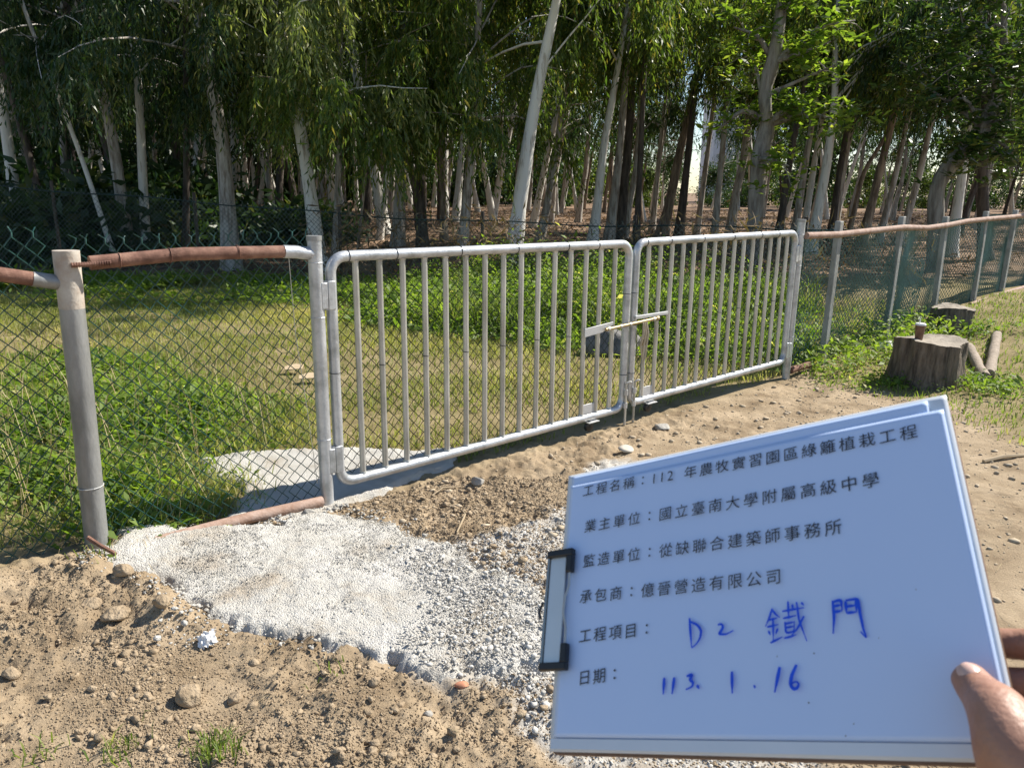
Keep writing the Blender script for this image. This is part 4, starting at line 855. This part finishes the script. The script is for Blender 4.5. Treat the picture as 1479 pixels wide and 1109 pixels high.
weeds('fence_weeds', weedM, xy, lambda a, b_: .14 + .22 * fbm(a * 2.4, b_ * 2.4, 2, 77), 9, .06, 'leafy green weeds round the feet of the right fence posts', sp=.10)
STC = [(3.52, 6.55), (4.12, 6.35), (4.85, 8.5), (4.3, 6.3)]
xy = np.concatenate([np.array(c)[None] + rng.normal(size=(60, 2)) * np.array([.22, .14]) for c in ((3.35, 6.75), (4.15, 6.45), (4.3, 6.7), (4.6, 8.3), (5.3, 8.6))])
weeds('stump_weeds', weedM, xy, lambda a, b_: .07 + .10 * fbm(a * 3, b_ * 3, 2, 78), 8, .05, 'small green weeds sprouting round the stumps', sp=.07)
xy = scatter(5200, -3.6, 5.4, 10, 14, lambda a, b_: sstep(.5, .05, np.abs(b_ - farlim(a) + .1)) * sstep(.30, .55, fbm(a * 1.3, b_ * 1.3, 3, 79)))
n = len(xy); h = fft(np.interp(xy[:, 0], FFA[:, 0], seg)) * rng.uniform(.2, 1.05, n); z = h
K = 6; p = np.stack([xy[:, :1] + rng.normal(size=(n, K)) * .14, xy[:, 1:] + rng.normal(size=(n, K)) * .14, z[:, None] + rng.normal(size=(n, K)) * .12], -1).reshape(-1, 3); p[:, 2] = np.maximum(p[:, 2], .03)
d = rng.normal(size=p.shape) + np.array([0, 0, -.7]); V, F = leaf_geo(p, d, rng.uniform(.08, .26, len(p)), rng.uniform(.008, .04, len(p))); o = tinted('dead_vines', vineM, V, F, 4, None); tag(o, 'tangled dry brown vines on the far fence', kind='stuff')
xy = scatter(30000, -26, 26, 13, 52, lambda a, b_: (np.abs(a) < b_ * .8 + 2) * (b_ > farlim(a) + .2) * (.3 + .7 * fbm(a * .6, b_ * .6, 3, 81)))
n = len(xy); p = np.stack([xy[:, 0], xy[:, 1], ground_z(xy[:, 0], xy[:, 1], False) + rng.uniform(.01, .05, n)], -1); d = rng.normal(size=(n, 3)) * np.array([1, 1, .25]); up = np.array([0, 0, 1.0]) + rng.normal(size=(n, 3)) * .3
V, F = leaf_geo(p, d, rng.uniform(.12, .30, n), rng.uniform(.04, .09, n), side=up); o = tinted('leaf_litter', litterM, V, F, 4, None); tag(o, 'brown dry leaf litter on the floor of the wood', kind='stuff')
# straw and twigs over the dirt
xy = scatter(900, -2.6, 2.6, 1.5, 5.6, lambda a, b_: front(a, b_) * (.15 + .85 * sstep(.45, .65, fbm(a * 1.5, b_ * 1.5, 3, 83))))
xy = np.concatenate([xy, np.array(ong(190, 800)[:2])[None] + rng.normal(size=(130, 2)) * np.array([.10, .04]), np.array(ong(60, 810)[:2])[None] + rng.normal(size=(130, 2)) * np.array([.2, .05])]); n = len(xy)
a = rng.uniform(0, 6.28, n); ln = rng.uniform(.03, .16, n); d = np.stack([np.cos(a), np.sin(a), rng.uniform(-.05, .25, n)], -1); p = np.stack([xy[:, 0], xy[:, 1], ground_z(xy[:, 0], xy[:, 1]) + .012], -1)
V, F = leaf_geo(p, d, ln, .0022 + 0 * ln, side=np.array([0, 0, 1.0]) + rng.normal(size=(n, 3)) * .2, fold=.5); o = tinted('dry_straw', strawM, V, F, 4, None); tag(o, 'dry straw and stalk bits on the dirt', kind='stuff')
for i, (pts, lb) in enumerate((([(624, 708), (640, 700), (672, 695)], 'dry curved twig on the dirt below the gate bars'), ([(660, 770), (672, 745), (668, 735)], 'pale dry stalk standing out of the dirt near the concrete'), ([(1420, 668), (1450, 664), (1479, 660)], 'pale stick on the ground at the right picture edge'))):
    pp = [ong(*q) for q in pts]; MBt = MB().tube([(q[0], q[1], gzf(q[0], q[1]) + .012 + .01 * (k == 1)) for k, q in enumerate(pp)], [.004, .005, .003] if i < 2 else [.012, .014, .010], 6); tag(MBt.build('twig', M('twig_bark', (.36, .28, .18), rough=.9)), lb, 'twig')
for i, (px, py, lb) in enumerate(((425, 540, 'tan cardboard scrap on the grass behind the left fence panel'), (446, 553, 'second tan cardboard scrap, nearer the gate post'))):
    c = ong(px, py); m = MB().prism([(-.08, -.04), (.07, -.06), (.09, .03), (.01, .06), (-.08, .03)], 0, .008, (Vector((.96, .25, .08)), Vector((-.25, .94, .22)), Vector((0, -.22, .97))), (c[0], c[1], gz(c[0], c[1]) + .06)); tag(m.build('cardboard_scrap', M('tan_card', (.55, .43, .27), (.48, .36, .22), 9, .9)), lb, 'cardboard')

# ------------------------------------------------------------------ stumps, logs, cup
def stump(cx, cy, r, h, lean, label, seed):
    z0 = gz(cx, cy); T = thing('tree_stump', (cx, cy, z0), label, 'stump'); rr_ = np.random.default_rng(seed); n, mlev = 72, 16; th = np.linspace(0, 2 * np.pi, n, endpoint=False); ph = rr_.uniform(0, 6.28, 6)
    lob = 1 + .05 * np.sin(3 * th + ph[0]) + .04 * np.sin(5 * th + ph[1]) + .02 * np.sin(9 * th + ph[2]); V = []
    rg = .075 * (vnoise(th * 7, th * 0, seed) - .5) + .05 * (vnoise(th * 17, th * 0 + 3, seed) - .5)
    for i in range(mlev + 1):
        f = i / mlev; fl = 1 + .16 * (1 - f) ** 3 * (1 + .6 * np.sin(4 * th + ph[3])); R_ = r * (lob + rg * 2) * fl * (1 + .06 * (vnoise(th * 12, f * 7 + 0 * th, seed + 2) - .5))
        top = h + (.02 * np.sin(2 * th + ph[4]) + .012 * (vnoise(th * 5, 0 * th, seed + 5) - .5)) * f
        V.append(np.stack([cx + R_ * np.cos(th) + lean[0] * f, cy + R_ * np.sin(th) + lean[1] * f, z0 - .04 + (top + .04) * f], -1))
    V = np.array(V); I = np.arange((mlev + 1) * n).reshape(mlev + 1, n); F = np.stack([I[:-1], np.roll(I[:-1], -1, 1), np.roll(I[1:], -1, 1), I[1:]], -1).reshape(-1, 4)
    obj_np('bark', stump_side, V.reshape(-1, 3), F, None, T, True)
    ctr = V[-1].mean(0); rings = [V[-1]] + [ctr + (V[-1] - ctr) * k + np.array([0, 0, .006 * math.sin(k * 9) - .004]) for k in (.94, .8, .6, .4, .2)]; R_ = np.array(rings); m = len(rings); I = np.arange(m * n).reshape(m, n)
    F = np.stack([I[:-1], np.roll(I[:-1], -1, 1), np.roll(I[1:], -1, 1), I[1:]], -1).reshape(-1, 4); Vt = np.concatenate([R_.reshape(-1, 3), [ctr]]); tri = np.stack([I[-1], np.roll(I[-1], -1), np.full(n, m * n)], -1)
    Vt[:, 2] += .0005
    obj_np('cut_face', stump_top, Vt, F, tri, T, True); return ctr
c1 = stump(3.80, 6.86, .270, .40, (0, 0), 'broad grey tree stump with a paper cup standing on it', 3)
c2 = stump(4.98, 8.75, .215, .27, (.08, .04), 'smaller leaning tree stump behind the one with the cup', 8)
def log(pa, pb, r, label):
    a = ong(*pa); b_ = ong(*pb); a = np.array([a[0], a[1], gz(a[0], a[1]) + r * .8]); b_ = np.array([b_[0], b_[1], gz(b_[0], b_[1]) + r * .8]); T = thing('log', a, label, 'log')
    MB().tube([a + (b_ - a) * f + np.array([0, 0, .01 * math.sin(f * 7)]) for f in np.linspace(0, 1, 9)], [r * (1 + .08 * math.sin(k * 2.1)) for k in range(9)], 14, False).build('bark', logM, T)
    d = (b_ - a) / np.linalg.norm(b_ - a); MB().tube([a - d * .002, a + d * .004], r * .97, 14).build('cut_face', stump_top, T); MB().tube([b_ - d * .004, b_ + d * .002], r * .97, 14).build('cut_face', stump_top, T)
log((1396, 516), (1422, 552), .048, 'short log lying closest to the stump with the cup')
log((1436, 506), (1428, 548), .048, 'short log lying upright in the grass, right of the other log')
cx, cy, cz = atd(1312, 490, 6.85); cz = c1[2] + .004
cx = 3.80 - .145; cy = 6.86 - .04
T = thing('paper_cup', (cx, cy, cz), 'brown paper coffee cup with a white lid standing on the stump', 'cup')
MB().tube([(cx, cy, cz), (cx, cy, cz + .135)], [.032, .043], 24).build('cup_body', M('brown_cup', (.10, .045, .025), (.22, .12, .075), 22, .5), T)
MB().tube([(cx, cy, cz + .134), (cx, cy, cz + .141), (cx, cy, cz + .150)], [.046, .046, .040], 24).build('lid', M('white_lid', (.78, .78, .76), rough=.4), T)
MB().tube([(cx - .01, cy, cz + .145), (cx - .012, cy, cz + .195)], .005, 8).build('straw', M('white_straw', (.8, .8, .78), rough=.4), T)

# ------------------------------------------------------------------ clipboard
BO = np.array([0.028654733456631026, 0.4824884291515691, 1.2759261929068402]); BX = np.array([0.7857004138875421, -0.4814216724220865, 0.3884688313613669])
BY = np.array([0.09157933075644595, 0.7115750055078337, 0.6966162772392904]); BN = np.array([-0.6117908840405736, -0.5117559817518966, 0.6031730509115987])
BW, BH = .305, .222
def bp_(u, v, h=0.0): return BO + BX * u + BY * v + BN * h
def px2uv(x, y, h=.0022):
    d = ray(x, y); o = BO + BN * h; t = ((o - CC) @ BN) / (d @ BN); p = CC + d * t - o; return float(p @ BX), float(p @ BY)
CB = thing('clipboard', BO, 'clipboard holding a sleeved white sheet with printed Chinese lines and blue handwriting', 'clipboard')
AXB = (BX, BY, BN)
def rbox(u0, v0, u1, v1, rad, n=5):
    return [(x, y) for (x, y) in [(cx_ + rad * math.cos(math.radians(a0 + 90 * k / (n - 1))), cy_ + rad * math.sin(math.radians(a0 + 90 * k / (n - 1)))) for (cx_, cy_, a0) in ((u1 - rad, v1 - rad, 0), (u0 + rad, v1 - rad, 90), (u0 + rad, v0 + rad, 180), (u1 - rad, v0 + rad, 270)) for k in range(n)]]
MB().prism(rbox(0, 0, BW, BH, .008), -.0065, -.0035, AXB, BO).build('board', boardM, CB, True, .0006)
def sheet(name, mat, u0, v0, u1, v1, h, rad, th, curl, parent):
    """thin slightly curled sheet with rounded corners"""
    nu, nv = 84, 60; V = []; 
    for j in range(nv + 1):
        for i in range(nu + 1):
            a, b_ = i / nu, j / nv; u = u0 + (u1 - u0) * a; v = v0 + (v1 - v0) * b_
            hh = h + curl[0] * max(0, b_ - .86) ** 2 * 50 + curl[1] * max(0, a - .93) ** 2 * 200 + .0006 * math.sin(a * 7 + b_ * 3)
            V.append(bp_(u, v, hh))
    I = np.arange((nu + 1) * (nv + 1)).reshape(nv + 1, nu + 1); F = np.stack([I[:-1, :-1], I[:-1, 1:], I[1:, 1:], I[1:, :-1]], -1).reshape(-1, 4)
    kp = np.ones(len(F), bool)
    c = np.array([[(i + .5) / nu, (j + .5) / nv] for j in range(nv) for i in range(nu)]); du = np.minimum(c[:, 0], 1 - c[:, 0]) * (u1 - u0); dv = np.minimum(c[:, 1], 1 - c[:, 1]) * (v1 - v0)
    kp = ~((du < rad) & (dv < rad) & (np.hypot(rad - du, rad - dv) > rad))
    o = obj_np(name, mat, V, F[kp], None, parent, False); s_ = o.modifiers.new('thick', 'SOLIDIFY'); s_.thickness = th; s_.offset = -1; return o
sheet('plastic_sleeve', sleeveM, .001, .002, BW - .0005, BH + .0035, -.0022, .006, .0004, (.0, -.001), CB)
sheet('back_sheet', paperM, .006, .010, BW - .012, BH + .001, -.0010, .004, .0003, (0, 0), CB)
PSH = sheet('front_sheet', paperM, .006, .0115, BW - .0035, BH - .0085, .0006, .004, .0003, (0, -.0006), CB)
MB().prism([(.004, .0035), (BW - .002, .0035), (BW - .002, .0105), (.004, .0105)], .0002, .0009, AXB, BO).build('sleeve_edge', sleeveM, CB, True)
# printed text: one glyph at a time, brush-like slant
def text_line(txt, p0, p1, hpx, mat, name, par):
    u0, v0 = px2uv(*p0); u1, v1 = px2uv(*p1); n = len(txt)
    wts = [0.55 if c in '112 ' else 1.0 for c in txt]
    tot = sum(wts); pos = 0; Vs, Fs, nb = [], [], 0; L = math.hypot(u1 - u0, v1 - v0); ex = np.array([(u1 - u0) / L, (v1 - v0) / L]); ey = np.array([-ex[1], ex[0]]); step = L / tot
    for c, w in zip(txt, wts):
        if c != ' ':
            cu = bpy.data.curves.new('glyph', 'FONT'); cu.body = c; cu.size = 1.0; cu.resolution_u = 3; cu.offset = 0.0
            ob = bpy.data.objects.new('glyph', cu); S.collection.objects.link(ob); bpy.context.view_layer.update()
            me = bpy.data.meshes.new_from_object(ob.evaluated_get(bpy.context.evaluated_depsgraph_get()))
            co = np.array([v.co[:] for v in me.vertices]) if len(me.vertices) else np.zeros((0, 3)); me.calc_loop_triangles(); fs = [tuple(t.vertices) for t in me.loop_triangles]
            bpy.data.objects.remove(ob); bpy.data.curves.remove(cu); bpy.data.meshes.remove(me)
            if len(co):
                dig = c in '0123456789'
                if dig: cx_ = (co[:, 0].min() + co[:, 0].max()) / 2; x = (co[:, 0] - cx_) * hpx * .95; y = (co[:, 1] - .36) * hpx * 1.02
                elif c == '：': x = (co[:, 0] - co[:, 0].mean()) * hpx; y = (co[:, 1] - co[:, 1].mean()) * hpx * .9
                else: x = (co[:, 0] - .5) * hpx * .97; y = (co[:, 1] - .38) * hpx * .95
                y = y + .085 * x * (0 if dig or c == '：' else 1); x = x + .05 * y
                c0 = np.array([u0, v0]) + ex * (pos + w / 2) * step
                uv = c0[None] + x[:, None] * ex + y[:, None] * ey
                Vs.append(np.array([bp_(a, b_, .0022) for a, b_ in uv])); Fs += [tuple(nb + i for i in f) for f in fs]; nb += len(co)
        pos += w
    off = wloc(par); me = bpy.data.meshes.new(name); me.from_pydata([tuple(v - off) for v in np.concatenate(Vs)], [], Fs); me.update(); me.materials.append(mat)
    o = link(bpy.data.objects.new(name, me)); o.parent = par; return o
Z7 = lambda x, y: (780 + x / 2.02, 560 + y / 2.02)
HT = .0118
for txt, a, b_, h in (('工程名稱：112 年農牧實習園區綠籬植栽工程', (122, 302), (1106, 124), HT * 1.0), ('業主單位：國立臺南大學附屬高級中學', (126, 405), (996, 264), HT * 1.02), ('監造單位：從缺聯合建築師事務所', (122, 506), (886, 403), HT * 1.02),
                      ('承包商：億晉營造有限公司', (112, 610), (710, 548), HT * 1.02), ('工程項目：', (110, 724), (335, 700), HT * 1.02), ('日期：', (108, 846), (240, 832), HT * 1.02)):
    text_line(txt, Z7(*a), Z7(*b_), h, inkM, 'printed_line', CB)
# handwriting: ribbons with tapered width
def strokes(name, polys, conv, w, mat, par):
    Vs, Fs, nb = [], [], 0
    for pl in polys:
        q = np.array([px2uv(*conv(*p)) for p in pl]); 
        if len(q) == 1: q = np.array([q[0] - [.0006, .0003], q[0] + [.0006, .0003]])
        d = np.r_[0, np.cumsum(np.linalg.norm(np.diff(q, axis=0), axis=1))]; n = max(6, int(d[-1] / .0010)); u = np.linspace(0, d[-1], n); c = np.stack([np.interp(u, d, q[:, k]) for k in (0, 1)], -1)
        for _ in range(2): c[1:-1] = .25 * c[:-2] + .5 * c[1:-1] + .25 * c[2:]
        tg = np.gradient(c, axis=0); tg = tg / np.maximum(np.linalg.norm(tg, axis=1, keepdims=True), 1e-9); nn = np.stack([-tg[:, 1], tg[:, 0]], -1); f = np.linspace(0, 1, n); ww = w * (.75 + .45 * np.sin(np.pi * np.clip(f * 1.2, 0, 1)) - .25 * f)
        A = c + nn * ww[:, None] / 2; B = c - nn * ww[:, None] / 2; z = .0024 + .00002 * len(Vs)
        Vs.append(np.array([bp_(a, b_, z) for a, b_ in np.stack([A, B], 1).reshape(-1, 2)])); i = nb + np.arange(n - 1) * 2; Fs.append(np.stack([i, i + 2, i + 3, i + 1], -1)); nb += 2 * n
    obj_np(name, mat, np.concatenate(Vs), np.concatenate(Fs), None, par)
ZA = lambda x, y: (780 + x / 3.37, 780 + y / 3.37); ZB = lambda x, y: (1080 + x / 3.707, 840 + y / 3.707)
strokes('handwriting', [[(728, 378), (733, 450), (738, 522)], [(733, 396), (768, 412), (786, 440), (780, 475), (762, 505), (738, 524)], [(866, 412), (882, 404), (893, 418), (884, 440), (868, 456), (905, 458), (942, 438)]], ZA, .0018, blueM, CB)
strokes('handwriting', [[(605, 668), (600, 750)], [(654, 666), (643, 748)], [(714, 662), (744, 650), (728, 680), (748, 690), (742, 712), (710, 726)], [(764, 704), (776, 722)], [(935, 638), (936, 745)], [(1045, 712)]], ZA, .0021, blueM, CB)
strokes('handwriting', [[(38, 560)], [(172, 455), (145, 592)], [(262, 443), (236, 500), (228, 550), (246, 577), (270, 566), (276, 540), (256, 530), (232, 548)]], ZB, .0022, blueM, CB)
strokes('handwriting', [[(132, 142), (115, 195), (95, 240)], [(132, 150), (150, 175), (172, 190)], [(112, 205), (160, 192)], [(104, 242), (165, 228)], [(136, 200), (138, 312)], [(112, 262), (122, 285)], [(162, 250), (150, 280)], [(122, 327), (188, 294)],
    [(186, 158), (302, 138)], [(216, 104), (221, 200)], [(190, 196), (262, 180)], [(240, 120), (243, 150)], [(262, 108), (276, 205), (300, 270), (318, 318)], [(302, 184), (268, 250), (232, 292)], [(196, 226), (255, 214)], [(201, 214), (206, 276), (250, 266), (251, 220)], [(206, 246), (250, 238)], [(196, 302), (240, 292), (262, 282)], [(288, 110), (302, 128)]], ZB, .00145, blueM, CB)
strokes('handwriting', [[(455, 100), (463, 190), (458, 278)], [(456, 108), (500, 95), (506, 152)], [(464, 130), (500, 124)], [(462, 162), (506, 154)], [(524, 104), (530, 168)], [(524, 100), (590, 90), (602, 170), (620, 255), (640, 305), (604, 266)], [(530, 132), (578, 126)], [(530, 167), (584, 161)], [(580, 94), (583, 160)]], ZB, .0018, blueM, CB)
strokes('pen_specks', [[(325, 642), (330, 652)], [(522, 822), (528, 826)], [(566, 758), (571, 762)], [(156, 398), (161, 399)], [(352, 382), (360, 384)], [(900, 40), (903, 42)], [(700, 300), (703, 301)]], ZB, .0010, M('grey_speck', (.16, .17, .2), rough=.7), CB)
# clip on the left short side
cu0, cv0 = px2uv(808, 966, .006); cu1, cv1 = px2uv(822, 800, .006)
ca, cb_ = .062, .150
ca = px2uv(803, 966, .004)[1]; cb_ = px2uv(818, 797, .004)[1]
CL = MB().prism(rbox(-.006, ca + .003, .0095, cb_ - .003, .003), .0035, .0050, AXB, BO).build('clip', M('clip_plate', (.62, .64, .62), (.7, .72, .7), 9, .3, .4), CB, True, .0004)
MB().prism(rbox(-.0085, ca + .004, -.0062, cb_ - .004, .001), -.007, .006, AXB, BO).build('clip_spine', M('clip_spine_steel', (.30, .31, .29), rough=.35, metal=.7), CL, True)
for (v0, v1, vv) in ((cb_ - .0045, cb_ + .0015, 1), (ca - .0015, ca + .0045, -1)):
    a, b_ = (v0, v1); q = [(-.008, a), (.0175, a), (.0175, b_), (-.008, b_)]
    m = MB().prism(q, .0030, .0085, AXB, BO)
    e0, e1 = (a - .014, a + .0005) if vv > 0 else (b_ - .0005, b_ + .014)
    m.prism([(.0115, e0), (.0175, e0), (.0175, e1), (.0115, e1)], .0031, .0083, AXB, BO); m.build('clip_corner', black, CL, True, .001)
MB().tube([bp_(.0145, ca + .01, .006), bp_(.0143, ca + .03, .0062), bp_(.0120, (ca + cb_) / 2 - .004, .0075), bp_(.0128, (ca + cb_) / 2 + .008, .0075), bp_(.0148, cb_ - .03, .0062), bp_(.0146, cb_ - .01, .006)], .0010, 8).build('clip_wire', galv_bar, CL)
MB().tube([bp_(-.0075, (ca + cb_) / 2 + .006, -.004), bp_(-.016, (ca + cb_) / 2 + .008, -.002), bp_(-.0175, (ca + cb_) / 2, 0), bp_(-.015, (ca + cb_) / 2 - .006, .001)], .0013, 8).build('hang_hook', M('hook_steel', (.12, .12, .12), rough=.4, metal=.6), CL)

# ------------------------------------------------------------------ hand
def cp(x, y, z): return CC + (CF + CR * (x - IW / 2) / FPX - CU * (y - IH / 2) / FPX) * z
def bd_depth(x, y): u, v = px2uv(x, y, 0); return float((bp_(u, v) - CC) @ CF)
HD = thing('person', cp(1500, 1130, .42), 'person gripping the right edge of the clipboard, thumb in front and fingers behind', 'person')
joints, radii, edges = [], [], []
def J(p, r, par=None):
    joints.append(tuple(p)); radii.append(r); i = len(joints) - 1
    if par is not None: edges.append((par, i))
    return i
def on_board(x, y, h): u, v = px2uv(x, y, 0); return bp_(u, v, h)
wr = J(cp(1640, 1290, .43), .027)
pm = J(cp(1590, 1190, .435), .030, wr)
kn_ = []
# thumb: metacarpal bulge, MCP, IP, tip lying on the sheet
t1 = J(cp(1520, 1230, .385), .025, pm); t1b = J(cp(1498, 1160, .372), .021, t1); t2 = J(on_board(1482, 1108, .038), .0185, t1b); t2b = J(on_board(1472, 1072, .035), .0168, t2); t3 = J(on_board(1458, 1040, .029), .0160, t2b); t3a = J(on_board(1434, 1018, .0195), .0122, t3); t3b = J(on_board(1418, 1001, .0142), .0108, t3a); t4 = J(on_board(1405, 984, .0112), .0101, t3b); t5 = J(on_board(1394, 971, .0096), .0076, t4)
# fingers behind the board
ub_, vb_ = px2uv(1470, 960, 0)
def fb(u, v, h): return bp_(u, v, h)
for k, (v, out, reach, r) in enumerate(((.064, .030, .050, .0088), (.042, .033, .055, .0090), (.021, .031, .050, .0086), (.002, .026, .036, .0076))):
    m0 = J(fb(BW + out, v - .012, -.012 - .002 * k), r + .003, pm)
    m1 = J(fb(BW + out - .006, v, -.020), r + .0012, m0); m2 = J(fb(BW + out - .026, v + .004, -.026), r + .0004, m1); m3 = J(fb(BW - reach * .45, v + .006, -.0195), r - .0006, m2); m4 = J(fb(BW - reach, v + .007, -.0165), r - .0014, m3)
me = bpy.data.meshes.new('hand'); off = wloc(HD); me.from_pydata([tuple(np.array(j) - off) for j in joints], edges, []); me.update()
ho = link(bpy.data.objects.new('hand', me)); ho.parent = HD
sk = ho.modifiers.new('skin', 'SKIN'); sk.use_smooth_shade = True; sk.branch_smoothing = .6
sv = me.skin_vertices[0].data
for i, r in enumerate(radii): sv[i].radius = (r, r); sv[i].use_root = (i == 0)
ss = ho.modifiers.new('sub', 'SUBSURF'); ss.levels = ss.render_levels = 3
bpy.context.view_layer.update()
nm = bpy.data.meshes.new_from_object(ho.evaluated_get(bpy.context.evaluated_depsgraph_get())); ho.modifiers.clear(); ho.data = nm; nm.materials.clear(); nm.materials.append(skinM)
nm.polygons.foreach_set('use_smooth', np.ones(len(nm.polygons), bool))
# thumb nail
ta, tb = np.array(joints[t4]), np.array(joints[t5]); tdir = norm(tb - ta); tn = norm(CC - ta); tn = tn - tdir * (tn @ tdir); tn = norm(norm(tn) - .25 * norm(np.cross(tn, tdir))); ts = norm(np.cross(tdir, tn)); V = []
cn = ta - tdir * .0035
for i in range(9):
    for j in range(7):
        a = (i / 8 - .5) * 2; b_ = (j / 6 - .5) * 2; wdt = .0056 * (1 - .22 * max(a, 0) ** 2 - .25 * max(-a, 0) ** 3)
        V.append(cn + tdir * .0062 * a + ts * wdt * b_ + tn * (.0113 - .0030 * b_ * b_ - .0016 * max(a, 0) ** 2 - .0012 * max(-a, 0) ** 2))
I = np.arange(63).reshape(9, 7); F = np.stack([I[:-1, :-1], I[:-1, 1:], I[1:, 1:], I[1:, :-1]], -1).reshape(-1, 4); obj_np('nail', nailM, V, F, None, HD, True)
MB().tube([cp(1700, 1400, .45), cp(1655, 1310, .435), cp(1628, 1262, .432)], [.050, .044, .040], 20).build('sleeve', sleeve_cloth, HD)
